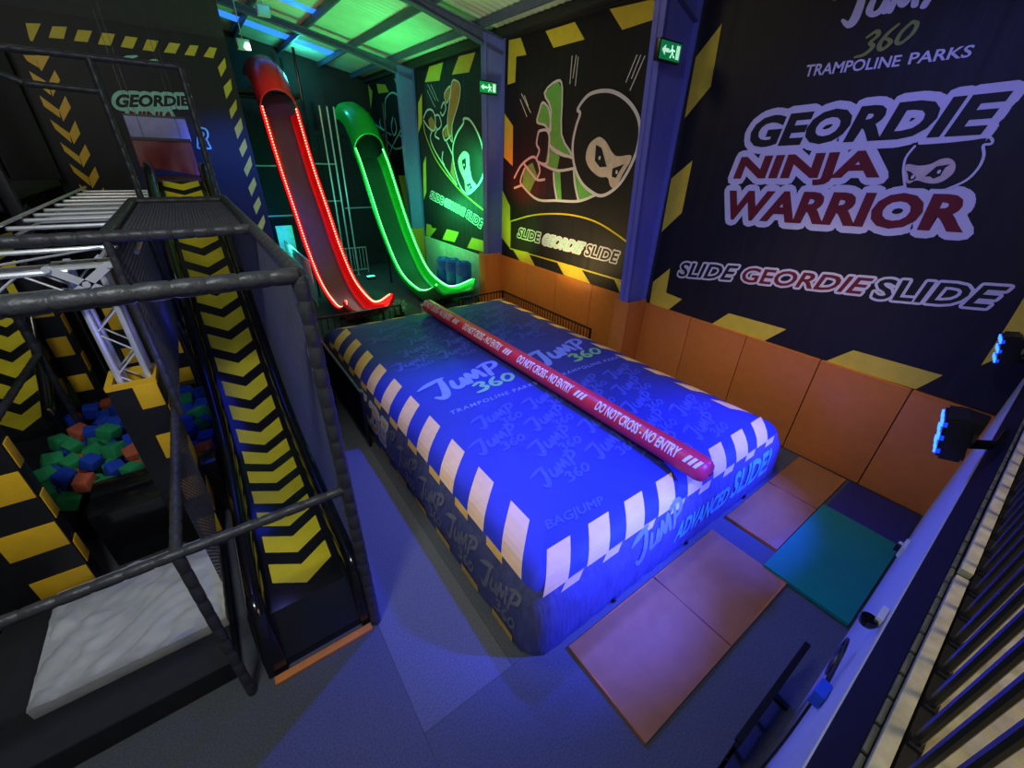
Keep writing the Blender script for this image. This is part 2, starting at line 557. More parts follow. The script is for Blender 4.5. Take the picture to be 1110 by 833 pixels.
wallbox('wall_right', (8.06, -4.2, 0), (8.3, 23.2, 7.8), M_cladding)
wallbox('wall_back', (-9.5, 22.8, 0), (8.3, 23.1, 9.4), M_cladding)
wallbox('wall_left', (-9.5, -4.2, 0), (-9.3, 23.2, 8.0), M_cladding)
wallbox('wall_inner', (-9.3, 16.0, 0), (1.9, 16.12, 9.2), M_cladding)
wallbox('wall_balcony', (-6.0, -0.34, 0), (8.06, -0.16, 2.72), M_whitewall)

b = MB()
ny = 460
xs = [8.2, -1.0, -9.5]
vs, fs = [], []
for i in range(ny + 1):
    y = -4.2 + 27.4 * i / ny
    dz = 0.03 * (1 if (i // 2) % 2 else 0)
    for x in xs:
        vs.append((x, y, roofz(x) + dz))
for i in range(ny):
    for k in range(2):
        a = i * 3 + k
        fs.append((a, a + 1, a + 4, a + 3))
b.add(vs, fs, M_roof)
b.add([(x, y, roofz(x) + 0.2) for y in (-4.2, 23.2) for x in xs], [(0, 1, 4, 3), (1, 2, 5, 4)], M_cladding)
struct(b.build('ceiling'))

n = 0
for (y0, y1, x0, x1) in [(20.25, 20.95, 1.0, 6.1), (16.3, 16.75, 2.2, 4.6)]:
    n += 1
    b = MB()
    z = -0.01
    vs = [(x, y, roofz(x) + z + d) for d in (0, 0.02) for (x, y) in ((x0, y0), (x1, y0), (x1, y1), (x0, y1))]
    b.add(vs, [(0, 1, 2, 3), (7, 6, 5, 4), (0, 4, 5, 1), (1, 5, 6, 2), (2, 6, 7, 3), (3, 7, 4, 0)], M_sky)
    struct(b.build('window_%d' % n))

for x in (7.35, 6.0, 4.5, 3.0, 1.5, 0.0, -2.5, -5.0):
    b = MB()
    b.box((x - 0.035, -4.0, roofz(x) - 0.2), (x + 0.035, 23.0, roofz(x) - 0.02), M_steel)
    struct(b.build('purlin'))
b = MB()
b.box((7.86, -4.0, 7.56), (8.06, 22.8, 7.74), M_cladding)
struct(b.build('eaves_beam'))

for yc in (5.76, 11.72, 17.72):
    b = MB()
    # tapered I column: flange facing the hall, web and wall flange
    for (y0, y1, xa0, xa1, xb0, xb1) in [(yc - 0.12, yc + 0.12, 7.5, 7.53, 7.02, 7.05), (yc - 0.012, yc + 0.012, 7.5, 8.05, 7.02, 8.05), (yc - 0.12, yc + 0.12, 8.02, 8.05, 8.02, 8.05)]:
        if yc > 6:
            xb0 = xa0 + (xb0 - xa0) * 0.2
            xb1 = xa1 + (xb1 - xa1) * 0.2
        zb = 7.6
        b.add([(xa0, y0, 0), (xa1, y0, 0), (xa1, y1, 0), (xa0, y1, 0), (xb0, y0, zb), (xb1, y0, zb), (xb1, y1, zb), (xb0, y1, zb)],
              [(0, 3, 2, 1), (4, 5, 6, 7), (0, 1, 5, 4), (1, 2, 6, 5), (2, 3, 7, 6), (3, 0, 4, 7)], M_bluesteel)
    struct(b.build('column'))
    b = MB()
    path = [(8.0, 7.2 if yc > 6 else 6.9), (5.6, roofz(5.6) - 0.4), (-1.0, roofz(-1) - 0.4), (-9.3, roofz(-9.3) - 0.4)]
    for (p, q) in zip(path[:-1], path[1:]):
        for (y0, y1, zo0, zo1) in [(yc - 0.1, yc + 0.1, 0, 0.025), (yc - 0.01, yc + 0.01, 0, None), (yc - 0.1, yc + 0.1, None, None)]:
            t0, t1 = roofz(p[0]) - 0.21, roofz(q[0]) - 0.21
            l0 = p[1] if zo0 is not None else t0 - 0.025
            l1 = q[1] if zo0 is not None else t1 - 0.025
            h0 = p[1] + zo1 if zo1 is not None else t0
            h1 = q[1] + zo1 if zo1 is not None else t1
            b.add([(p[0], y0, l0), (q[0], y0, l1), (q[0], y1, l1), (p[0], y1, l0), (p[0], y0, h0), (q[0], y0, h1), (q[0], y1, h1), (p[0], y1, h0)],
                  [(0, 3, 2, 1), (4, 5, 6, 7), (0, 1, 5, 4), (1, 2, 6, 5), (2, 3, 7, 6), (3, 0, 4, 7)], M_steel)
    struct(b.build('roof_beam'))

# ================================================================ AIRBAG
BX0, BX1, BY0, BY1 = 1.68, 7.1, 1.73, 10.1
PROF = [(-0.06, 0.01), (-0.065, 0.13), (-0.06, 0.28), (-0.05, 0.45), (-0.03, 0.62), (0.02, 0.76), (0.08, 0.87), (0.15, 0.945), (0.25, 1.0), (0.4, 1.045), (0.65, 1.08), (1.1, 1.1), (1.8, 1.115), (2.55, 1.115)]
SEAM = 6
arc = [0.0]
for p, q in zip(PROF[:-1], PROF[1:]):
    arc.append(arc[-1] + math.hypot(q[0] - p[0], q[1] - p[1]))
S0 = arc[SEAM]

def prof_at(s):
    """Inset, height and outward normal at arc length s measured from the seam (negative = down the side)."""
    s += S0
    s = max(0.0, min(arc[-1] - 1e-4, s))
    i = max(k for k in range(len(arc) - 1) if arc[k] <= s)
    t = (s - arc[i]) / (arc[i + 1] - arc[i])
    def tang(k):
        k0, k1 = max(k - 1, 0), min(k + 1, len(PROF) - 1)
        d = (PROF[k1][0] - PROF[k0][0], PROF[k1][1] - PROF[k0][1])
        L = math.hypot(*d)
        return d[0] / L, d[1] / L
    p, q = PROF[i], PROF[i + 1]
    ta, tb = tang(i), tang(i + 1)
    dx, dz = ta[0] * (1 - t) + tb[0] * t, ta[1] * (1 - t) + tb[1] * t
    L = math.hypot(dx, dz)
    return p[0] + (q[0] - p[0]) * t, p[1] + (q[1] - p[1]) * t, (-dz / L, dx / L)

def F_left(a, s, lay):
    i, z, nn = prof_at(s)
    o = 0.004 + 0.0014 * lay
    return (BX0 + i + nn[0] * o, a, z + nn[1] * o)

def F_right(a, s, lay):
    i, z, nn = prof_at(s)
    o = 0.004 + 0.0014 * lay
    return (BX1 - i - nn[0] * o, a, z + nn[1] * o)

def F_front(a, s, lay):
    i, z, nn = prof_at(s)
    o = 0.004 + 0.0014 * lay
    return (a, BY0 + i + nn[0] * o, z + nn[1] * o)

def F_back(a, s, lay):
    i, z, nn = prof_at(s)
    o = 0.004 + 0.0014 * lay
    return (a, BY1 - i - nn[0] * o, z + nn[1] * o)

def F_top(x, y, lay):
    i = min(x - BX0, BX1 - x, y - BY0, BY1 - y)
    z = PROF[-1][1]
    for p, q in zip(PROF[:-1], PROF[1:]):
        if p[0] <= i <= q[0] and q[1] > 0.5:
            z = p[1] + (q[1] - p[1]) * (i - p[0]) / (q[0] - p[0])
    return (x, y, z + 0.004 + 0.0014 * lay)

bag = thing('landing_airbag', 'huge blue inflated landing airbag with striped hazard border and printed logos', 'airbag', ((BX0 + BX1) / 2, (BY0 + BY1) / 2, 0))

def ring(inset, z, k):
    r = max(0.02, 0.28 - max(inset, 0))
    x0, x1, y0, y1 = BX0 + inset, BX1 - inset, BY0 + inset, BY1 - inset
    pts = []
    def side(p, q, nseg):
        for t in range(nseg):
            f = t / nseg
            pts.append((p[0] + (q[0] - p[0]) * f, p[1] + (q[1] - p[1]) * f))
    def corner(cx, cy, a0):
        for t in range(6):
            a = a0 + PI / 2 * t / 6
            pts.append((cx + r * math.cos(a), cy + r * math.sin(a)))
    side((x0 + r, y0), (x1 - r, y0), 40)
    corner(x1 - r, y0 + r, -PI / 2)
    side((x1, y0 + r), (x1, y1 - r), 60)
    corner(x1 - r, y1 - r, 0)
    side((x1 - r, y1), (x0 + r, y1), 40)
    corner(x0 + r, y1 - r, PI / 2)
    side((x0, y1 - r), (x0, y0 + r), 60)
    corner(x0 + r, y0 + r, PI)
    return [(p[0], p[1], z) for p in pts]

def loft(mb, rings, m, cap=False):
    n = len(rings[0])
    vs = [p for rg in rings for p in rg]
    fs = []
    for i in range(len(rings) - 1):
        for k in range(n):
            k2 = (k + 1) % n
            fs.append((i * n + k, i * n + k2, (i + 1) * n + k2, (i + 1) * n + k))
    if cap:
        fs.append(tuple((len(rings) - 1) * n + k for k in range(n)))
    mb.add(vs, fs, m)

def wrinkle(rg, amp):
    return [(x + amp * math.sin(37 * (x + y) + 9 * z), y + amp * math.sin(31 * (x - y) + 7 * z), z) for x, y, z in rg]

b = MB()
loft(b, [ring(*PROF[i], i) for i in range(SEAM, len(PROF))], M_bag, True)
b.build('cover', bag, smooth=True, angle=60)
b = MB()
loft(b, [ring(PROF[0][0] + 0.1, 0.0, 0)] + [wrinkle(ring(*PROF[i], i), 0.007 if i < SEAM else 0) for i in range(SEAM + 1)], M_skirt)
b.build('skirt', bag, smooth=True, angle=60)

def strip(F, a0, a1, s0, s1, slant, m, lay=1, n=5, name='hazard_mark'):
    """Parallelogram patch that follows the bulge: along a, across s."""
    b = MB()
    vs = []
    for i in range(n + 1):
        t = i / n
        s = s0 + (s1 - s0) * t
        vs += [F(a0 + slant * t, s, lay), F(a0 + (a1 - a0) / 2 + slant * t, s, lay), F(a1 + slant * t, s, lay)]
    b.add(vs, [(3 * i + k, 3 * i + k + 1, 3 * i + k + 4, 3 * i + k + 3) for i in range(n) for k in (0, 1)], m)
    b.build(name, bag)

for k in range(10):                                   # long sides
    y = 2.07 + 0.745 * k
    strip(F_left, y, y + 0.37, 0.0, 0.5, 0.45, M_mark, 1, 8)
    strip(F_right, y, y + 0.37, 0.0, 0.5, 0.45, M_mark, 1, 8)
    strip(F_left, y + 0.3, y + 0.62, -0.07, 0.01, 0.06, M_mark2, 2, 2)
for k in range(8):                                    # short sides
    x = 1.82 + 0.622 * k
    strip(F_front, x, x + 0.34, -0.02, 0.35, 0.3, M_mark, 1, 8)
    strip(F_back, x, x + 0.34, 0.0, 0.44, 0.33, M_mark, 1, 8)
    strip(F_front, x + 0.22, x + 0.48, -0.09, -0.01, 0.1, M_mark, 2, 2)
for k in range(11):                                   # foot of the skirt on the near long side
    y = 1.98 + 0.72 * k
    strip(F_left, y, y + 0.4, -S0 + 0.0, -S0 + 0.13, 0.0, M_mark2, 8, 3)

b = MB()
for (x0, y0, wd) in [(2.36, 5.15, 1.78), (4.66, 5.15, 1.82)]:
    q = [(x0, y0 - 0.05), (x0 + wd, y0 - 0.05), (x0 + wd, y0 + 1.0), (x0, y0 + 1.0)]
    put_brush(b, BRUSH, q, F_top, 3, M_bagw)
    put_brush(b, B360, q, F_top, 4, M_baggreen)
    put_text(b, 'TRAMPOLINE PARKS', [(x0 + 0.12, y0 - 0.24), (x0 + wd + 0.12, y0 - 0.24), (x0 + wd + 0.14, y0 - 0.14), (x0 + 0.14, y0 - 0.14)], F_top, 3, M_bagw, 0.01, 1.25)
b.build('logo_print', bag)

b = MB()
def clear(x0, y0, x1, y1):
    """True where the faint print meets neither a logo nor the hazard border."""
    for (lx0, ly0, lx1, ly1) in ((2.3, 4.85, 4.2, 6.25), (4.55, 4.85, 6.6, 6.25), (2.15, 1.9, 3.3, 2.35)):
        if x0 < lx1 and x1 > lx0 and y0 < ly1 and y1 > ly0:
            return False
    return x0 > 2.2 and x1 < 6.65 and y0 > 2.1 and y1 < 9.6
for r in range(-1, 16):
    for c in range(-1, 6):
        x0 = 2.25 + 0.98 * c + 0.33 * (r % 3)
        y0 = 2.2 + 0.5 * r
        if clear(x0, y0, x0 + 0.86, y0 + 0.46):
            q = [(x0, y0 - 0.08), (x0 + 0.86, y0 - 0.08), (x0 + 0.9, y0 + 0.46), (x0 + 0.04, y0 + 0.46)]
            put_brush(b, BRUSH + B360, q, F_top, 2, M_bag2, 2)
put_text(b, 'BAGJUMP', [(2.26, 2.25), (3.12, 2.17), (3.18, 2.32), (2.32, 2.4)], F_top, 3, M_bag2, 0.03)
b.build('faint_print', bag)

b = MB()
def F_face(a, c, lay):
    return F_front(a, c - 0.9, lay)
put_brush(b, BRUSH, [(3.1, 0.22), (4.15, 0.22), (4.2, 0.92), (3.15, 0.92)], F_face, 4, M_bagw)
b.build('front_logo', bag)
b = MB()
put_text(b, 'ADVANCED', [(4.0, 0.3), (5.3, 0.3), (5.36, 0.62), (4.06, 0.62)], F_face, 4, M_bagt, 0.03, cuts=6)
b.build('front_lettering', bag)
b = MB()
put_text(b, 'SLIDE!', [(5.4, 0.3), (6.55, 0.3), (6.62, 0.74), (5.47, 0.74)], F_face, 4, M_bagt, 0.03, cuts=6)
b.build('front_lettering', bag)
b = MB()
def F_lface(a, c, lay):
    return F_left(-a, c - 0.9, lay)
put_text_outline(b, 'SLIDE', [(-7.2, 0.32), (-5.75, 0.32), (-5.7, 0.74), (-7.15, 0.74)], F_lface, 3, M_white, 0.06, 0.02)
put_text(b, 'SLIDE', [(-7.2, 0.32), (-5.75, 0.32), (-5.7, 0.74), (-7.15, 0.74)], F_lface, 5, M_mark2, 0.02)
b.build('side_lettering', bag)
b = MB()
for k in range(5):
    y0 = 1.95 + 0.85 * k
    put_brush(b, BRUSH + B360, [(-y0 - 0.75, 0.1), (-y0, 0.1), (-y0, 0.75), (-y0 - 0.75, 0.75)], F_lface, 2, M_skirt2, 2)
b.build('skirt_faint_print', bag)
for x in (2.9, 4.4, 6.0):
    b = MB()
    b.lathe((x, BY0 - 0.06, 0.05), [(0.0, -0.03), (0.03, -0.03), (0.035, 0.0), (0.03, 0.03), (0.0, 0.03)], M_black, 10)
    b.build('strap_toggle', bag, smooth=True)

# red divider roll lying along the airbag
RL0, RL1, RR = Vector((4.42, 1.66, 1.296)), Vector((4.3, 9.6, 1.296)), 0.175
dR = (RL1 - RL0).normalized()
rl = thing('divider_roll', 'long red inflated roll with white warning lettering lying along the blue airbag', 'roll', (4.36, 5.7, 1.115))
b = MB()
pts, rs = [], []
L = (RL1 - RL0).length
for t, r in [(0, 0.06), (0.02, 0.12), (0.06, 0.155), (0.12, 0.175)] + [(0.12 + (L - 0.24) * k / 24, 0.175) for k in range(1, 24)] + [(L - 0.12, 0.175), (L - 0.05, 0.14), (L, 0.08)]:
    pts.append(RL0 + dR * t)
    rs.append(r)
b.tube(pts, rs, M_redvinyl, 24)
b.build('sleeve', rl, smooth=True)
def F_roll(a, ang, lay):
    p = RL0 + dR * (L - a)
    o = RR + 0.003 + 0.002 * lay
    return (p.x - o * math.cos(ang), p.y, p.z + o * math.sin(ang))
for k in range(4):
    b = MB()
    a = 0.1 + 2.0 * k
    put_text(b, 'DO NOT CROSS - NO ENTRY', [(a, 0.3), (a + 1.44, 0.3), (a + 1.44, 1.22), (a, 1.22)], F_roll, 1, M_white, 0.025, cuts=8)
    for j in range(3):
        c = a + 1.52 + 0.075 * j
        vs = []
        for t in range(7):
            vs += [F_roll(c + 0.045 * t / 6, 0.42 + 0.11 * t, 1), F_roll(c + 0.045 + 0.045 * t / 6, 0.42 + 0.11 * t, 1)]
        b.add(vs, [(2 * t, 2 * t + 1, 2 * t + 3, 2 * t + 2) for t in range(6)], M_white)
    b.build('warning_lettering', rl)
b = MB()
b.tube([RL0 - dR * 0.012, RL0 + dR * 0.02], [0.035, 0.05], M_maroon, 12)
b.build('valve_cap', rl, smooth=True)

# fences round the far corners of the bag
def mini_fence(name, label, pts, h, pitch, solid):
    f = thing(name, label, 'fence', (pts[0][0], pts[0][1], 0))
    for (p, q) in zip(pts[:-1], pts[1:]):
        r = MB()
        r.obox((p[0], p[1], h), (q[0], q[1], h), 0.04, 0.04, M_black)
        r.build('top_rail', f)
        r = MB()
        r.obox((p[0], p[1], 0.08), (q[0], q[1], 0.08), 0.03, 0.03, M_black)
        r.build('bottom_rail', f)
        n_ = max(2, int(math.hypot(q[0] - p[0], q[1] - p[1]) / pitch))
        if solid and abs(p[0] - q[0]) < 0.5:
            r = MB()
            r.obox((p[0], p[1], h / 2 + 0.02), (q[0], q[1], h / 2 + 0.02), 0.012, h - 0.1, M_fascia)
            r.build('infill_panel', f)
        else:
            for i in range(n_ + 1):
                t = i / n_
                r = MB()
                x, y = p[0] + (q[0] - p[0]) * t, p[1] + (q[1] - p[1]) * t
                r.box((x - 0.009, y - 0.009, 0.08), (x + 0.009, y + 0.009, h), M_black)
                r.build('baluster', f)
    for p in pts:
        r = MB()
        r.box((p[0] - 0.025, p[1] - 0.025, 0), (p[0] + 0.025, p[1] + 0.025, h + 0.02), M_black, 0.005)
        r.build('post', f)
    return f
mini_fence('panel_fence', 'low black fence with a solid dark panel beside the near long side of the airbag', [(1.5, 6.3), (1.5, 10.45), (3.9, 10.45)], 1.12, 0.16, True)
mini_fence('baluster_fence', 'low black baluster fence between the airbag and the orange padded wall', [(5.75, 10.5), (7.35, 10.5), (7.35, 6.6)], 1.0, 0.11, False)

# ================================================================ FLOOR MATS
def slab_mat(name, label, x0, x1, y0, y1, z0, h, m, edge, rot=0.0):
    o = thing(name, label, 'mat', ((x0 + x1) / 2, (y0 + y1) / 2, z0), None)
    b = MB()
    nx, ny_ = 24, 12
    vs, fs = [], []
    for j in range(ny_ + 1):
        for i in range(nx + 1):
            u, v = i / nx, j / ny_
            e = min(u * (x1 - x0), (1 - u) * (x1 - x0), v * (y1 - y0), (1 - v) * (y1 - y0))
            vs.append((x0 + (x1 - x0) * u, y0 + (y1 - y0) * v, z0 + h - 0.012 * max(0, 1 - e / 0.05) + 0.003 * math.sin(5 * u + 9 * v)))
    for j in range(ny_):
        for i in range(nx):
            a = j * (nx + 1) + i
            fs.append((a, a + 1, a + nx + 2, a + nx + 1))
    b.add(vs, fs, m)
    b.build('top_sheet', o, smooth=True)
    b = MB()
    b.box((x0, y0, z0), (x1, y1, z0 + h - 0.012), edge)
    b.build('side_band', o)
    if x1 - x0 > 2.2:
        b = MB()
        xm = x0 + (x1 - x0) * 0.52
        b.box((xm - 0.006, y0 + 0.01, z0 + h - 0.004), (xm + 0.006, y1 - 0.01, z0 + h + 0.003), M_maroon)
        b.build('fold_seam', o)
    if rot:
        o.rotation_euler.z = rot
    return o
slab_mat('crash_mat', 'long tan floor mat with orange edge in front of the airbag', 2.08, 4.93, 0.54, 1.58, 0, 0.055, M_mat, M_matedge)
slab_mat('crash_mat', 'tan floor mat between the airbag corner and the navy mat', 5.36, 7.9, 0.86, 1.6, 0, 0.055, M_mat, M_matedge)
slab_mat('crash_mat', 'teal floor mat between the tan mats and the balcony wall', 4.92, 6.86, -0.13, 0.84, 0.03, 0.06, M_matteal, M_matteal)
slab_mat('crash_mat', 'navy floor mat in the corner below the orange wall pads', 6.88, 7.93, -0.14, 0.8, 0, 0.05, M_matnavy, M_matnavy)

# ================================================================ WALL PADS
def wall_pad(y0, y1, h, m, label, group=None, x=7.976):
    o = thing('wall_pad', label, 'wall pad', (8.02, (y0 + y1) / 2, 0), group)
    b = MB()
    b.box((x, y0 + 0.006, 0.02), (8.045, y1 - 0.006, h), m, 0.018)
    b.build('pad_face', o, smooth=True)
    b = MB()
    b.box((x - 0.004, y0 + 0.02, h - 0.035), (8.02, y1 - 0.02, h - 0.015), m, 0.004)
    b.build('top_piping', o)
    return o
ys = [-0.5, 0.71, 1.93, 3.2, 4.4, 5.6]
names = ['nearest to the balcony, above the navy mat', 'second from the balcony, above the tan mat', 'third from the balcony, beside the near airbag corner', 'fourth from the balcony', 'fifth from the balcony, touching the first blue column']
for k in range(5):
    wall_pad(ys[k], ys[k + 1], 1.87, M_pad, 'orange wall pad ' + names[k])
ys = [5.92, 7.3, 8.72, 10.15, 11.55]
names = ['just beyond the first blue column', 'second beyond the first blue column', 'third beyond the first blue column', 'just before the second blue column']
for k in range(4):
    wall_pad(ys[k], ys[k + 1], 1.87, M_pad, 'orange wall pad ' + names[k])
ys = [11.9, 13.75, 15.6, 17.5]
names = ['nearest to the second blue column', 'behind the blue barrels', 'nearest to the third blue column']
for k in range(3):
    wall_pad(ys[k], ys[k + 1], 1.62, M_padw, 'pale green-lit wall pad ' + names[k])
for yc, lab in ((5.76, 'orange pad wrapped round the foot of the first blue column'), (11.72, 'orange pad wrapped round the foot of the second blue column'), (17.72, 'orange pad wrapped round the foot of the third blue column')):
    o = thing('column_pad', lab, 'column pad', (7.75, yc, 0))
    boxpart('front_pad', (7.4, yc - 0.2, 0.02), (7.97, yc - 0.14, 1.95), M_pad, o, 0.012)
    boxpart('face_pad', (7.34, yc - 0.2, 0.02), (7.4, yc + 0.2, 1.95), M_pad, o, 0.012)
    boxpart('rear_pad', (7.4, yc + 0.14, 0.02), (7.97, yc + 0.2, 1.95), M_pad, o, 0.012)

# ================================================================ BANNERS ON THE RIGHT WALL
def F_wall(y, z, lay):
    return (XW - 0.003 - 0.0025 * lay, min(y, 22.6), z)

def banner(name, label, y0, y1, z0, z1):
    o = thing(name, label, 'banner', (XW, (y0 + y1) / 2, z0))
    b = MB()
    n_ = 90
    vs, fs = [], []
    for i in range(n_ + 1):
        y = y0 + (y1 - y0) * i / n_
        for z in (z0, z1):
            vs.append((XW + 0.004 + 0.003 * math.sin(y * 19) + 0.002 * math.sin(y * 7.3), y, z))
    for i in range(n_):
        fs.append((2 * i, 2 * i + 2, 2 * i + 3, 2 * i + 1))
    b.add(vs, fs, M_banner)
    b.build('cloth', o, smooth=True)
    return o

def C(ox, oy, s):
    return lambda a, c: wy(ox + a / s, oy + c / s)

def PTS(fn, *p):
    return [fn(*q) for q in p]

# --- the large one nearest the balcony
bn = banner('logo_banner', 'large black banner with trampoline park logo and warrior lettering nearest the balcony', -0.9, 5.55, 1.8, 7.5)
c4, c5, c2 = C(690, 0, 2.643), C(690, 180, 2.643), C(780, 330, 2.873)
for f, pl_ in [(c4, [(245, 68), (213, 248), (138, 340), (170, 165)]), (c4, [(161, 460), (130, 610), (72, 665), (100, 512)]),
               (c5, [(97, 293), (85, 363), (131, 382), (90, 413), (38, 393), (48, 332)]),
               (c5, [(265, 422), (430, 468), (365, 502), (212, 455)]), (c5, [(622, 528), (878, 600), (800, 640), (540, 560)]),
               (c2, [(815, 190), (905, 50), (990, -90), (1010, 60), (960, 130)])]:
    b = MB()
    put_poly(b, PTS(f, *pl_), F_wall, 1, M_yellow)
    b.build('hazard_patch', bn)
b = MB()
put_brush(b, BRUSH[:1] + BRUSH[1:], PTS(C(800, 0, 3.581), (372, 175), (775, 130), (880, -75), (375, -60)), F_wall, 1, M_white, 5, 0.0)
b.build('park_logo_brush', bn)
b = MB()
qq = PTS(C(800, 0, 3.581), (450, 226), (660, 180), (708, 72), (500, 122))
put_brush(b, [[((x - 0.46) / 0.5, (y - 0.14) / 0.32, wd * 2) for x, y, wd in st] for st in B360], qq, F_wall, 2, M_lime, 5)
b.build('park_logo_number', bn)
b = MB()
put_text(b, 'TRAMPOLINE', PTS(C(800, 0, 3.581), (256, 300), (625, 258), (640, 212), (270, 252)), F_wall, 1, M_white, 0.02)
b.build('park_logo_name', bn)
b = MB()
put_text(b, 'PARKS', PTS(C(800, 0, 3.581), (658, 252), (900, 222), (925, 172), (672, 205)), F_wall, 1, M_white, 0.02)
b.build('park_logo_name', bn)
Qg = PTS(c4, (312, 425), (985, 388), (1085, 258), (345, 335))
Qn = PTS(c4, (270, 530), (690, 532), (722, 428), (302, 450))
Qw = PTS(c4, (238, 628), (935, 668), (990, 556), (268, 545))
b = MB()
for s_, q in (('GEORDIE', Qg), ('NINJA', Qn), ('WARRIOR', Qw)):
    put_text_outline(b, s_, q, F_wall, 1, M_white, 0.1, 0.03)
b.build('lettering_outline', bn)
b = MB()
put_text(b, 'GEORDIE', Qg, F_wall, 3, M_ink, 0.045)
put_text(b, 'NINJA', Qn, F_wall, 3, M_maroon, 0.045)
put_text(b, 'WARRIOR', Qw, F_wall, 3, M_maroon, 0.045)
b.build('warrior_lettering', bn)
b = MB()
cf = C(960, 120, 5.947)
head = [(200, 225), (150, 270), (115, 340), (118, 420), (125, 490), (250, 500), (400, 500), (520, 450), (600, 370), (635, 290), (630, 220), (650, 180), (560, 190), (430, 205), (300, 215)]
put_poly(b, PTS(cf, *head), F_wall, 4, M_ink, True)
put_curve(b, PTS(cf, (190, 230), (135, 300), (118, 370), (120, 430), (128, 495)), F_wall, 5, M_white, 0.014)
put_curve(b, PTS(cf, (400, 505), (520, 450), (600, 370), (635, 290), (632, 225), (680, 215), (690, 190), (665, 165)), F_wall, 5, M_white, 0.014)
face = [(130, 360), (155, 345), (215, 355), (290, 345), (360, 312), (420, 310), (452, 345), (440, 400), (380, 450), (320, 470), (260, 465), (200, 450), (150, 470), (128, 440)]
put_poly(b, PTS(cf, *face), F_wall, 5, M_skin, True)
put_poly(b, PTS(cf, (255, 425), (330, 360), (420, 345), (385, 370), (355, 420), (310, 440), (290, 425)), F_wall, 6, M_ink)
put_poly(b, PTS(cf, (135, 385), (165, 395), (200, 430), (185, 450), (150, 450), (145, 410)), F_wall, 6, M_ink)
for (a, c_) in ((345, 398), (175, 432)):
    put_lines(b, [(cf(a, c_), cf(a + 4, c_ - 8))], F_wall, 7, M_white, 0.017)
b.build('masked_head_emblem', bn)
def slogan(b, words, r):
    for s_, q, m in words:
        put_text_outline(b, s_, q, F_wall, 1, M_white, r, 0.02)
    for s_, q, m in words:
        put_text(b, s_, q, F_wall, 3, m, 0.02)
b = MB()
slogan(b, [('SLIDE', PTS(c5, (118, 316), (268, 328), (296, 286), (132, 276)), M_ink), ('GEORDIE', PTS(c5, (296, 331), (640, 368), (684, 322), (312, 290)), M_maroon),
           ('SLIDE', PTS(c5, (672, 380), (1000, 408), (1075, 346), (698, 322)), M_ink)], 0.036)
b.build('slogan_lettering', bn)

# --- the one with the flying ninja
bn = banner('ninja_banner', 'black banner with a flying ninja in a green scarf between the first two blue columns', 5.98, 11.55, 1.85, 7.5)
c3, cN = C(540, 0, 2.523), C(560, 60, 4.9)
for pl_ in ([(130, 85), (210, 60), (237, 108), (152, 131)], [(305, 25), (425, -2), (453, 45), (340, 82)], [(30, 110), (62, 103), (78, 150), (50, 155), (47, 225), (26, 232)],
            [(18, 310), (41, 345), (40, 455), (16, 430)], [(12, 520), (33, 565), (33, 680), (10, 650)], [(445, 170), (470, 165), (455, 270), (442, 282)], [(412, 440), (426, 436), (402, 575), (393, 585)],
            [(40, 682), (82, 690), (108, 742), (62, 718)], [(160, 715), (228, 737), (256, 782), (180, 752)], [(318, 765), (362, 782), (352, 808), (333, 800)]):
    b = MB()
    put_poly(b, PTS(c3, *pl_), F_wall, 1, M_yellow)
    b.build('hazard_patch', bn)

def ninja(bn, f, sk, head, face, eyes, scarf, cloth, fills, lines, marks, rr):
    b = MB()
    for p in fills:
        put_poly(b, PTS(f, *p), F_wall, 1, sk)
    for p in scarf:
        put_poly(b, PTS(f, *p), F_wall, 2, sk)
    for p in scarf:
        put_curve(b, PTS(f, *p), F_wall, 3, M_white, rr * 0.8, True, 3)
    for p in lines:
        put_curve(b, PTS(f, *p), F_wall, 3, M_white, rr)
    put_poly(b, PTS(f, *head), F_wall, 4, M_ink, True)
    put_curve(b, PTS(f, *head), F_wall, 5, M_white, rr * 1.15, True)
    put_poly(b, PTS(f, *face), F_wall, 6, M_skin, True)
    for p in eyes:
        put_poly(b, PTS(f, *p), F_wall, 7, M_ink)
    for p in eyes:
        q = PTS(f, *p)
        cx_ = (sum(v[0] for v in q) / len(q), sum(v[1] for v in q) / len(q))
        put_lines(b, [(cx_, (cx_[0], cx_[1] - 0.02))], F_wall, 8, M_white, rr * 1.0)
    b.build('ninja_drawing', bn)
    b = MB()
    for p, q in marks:
        put_lines(b, [(f(*p), f(*q))], F_wall, 1, M_white, rr * 0.4)
    b.build('speed_lines', bn)

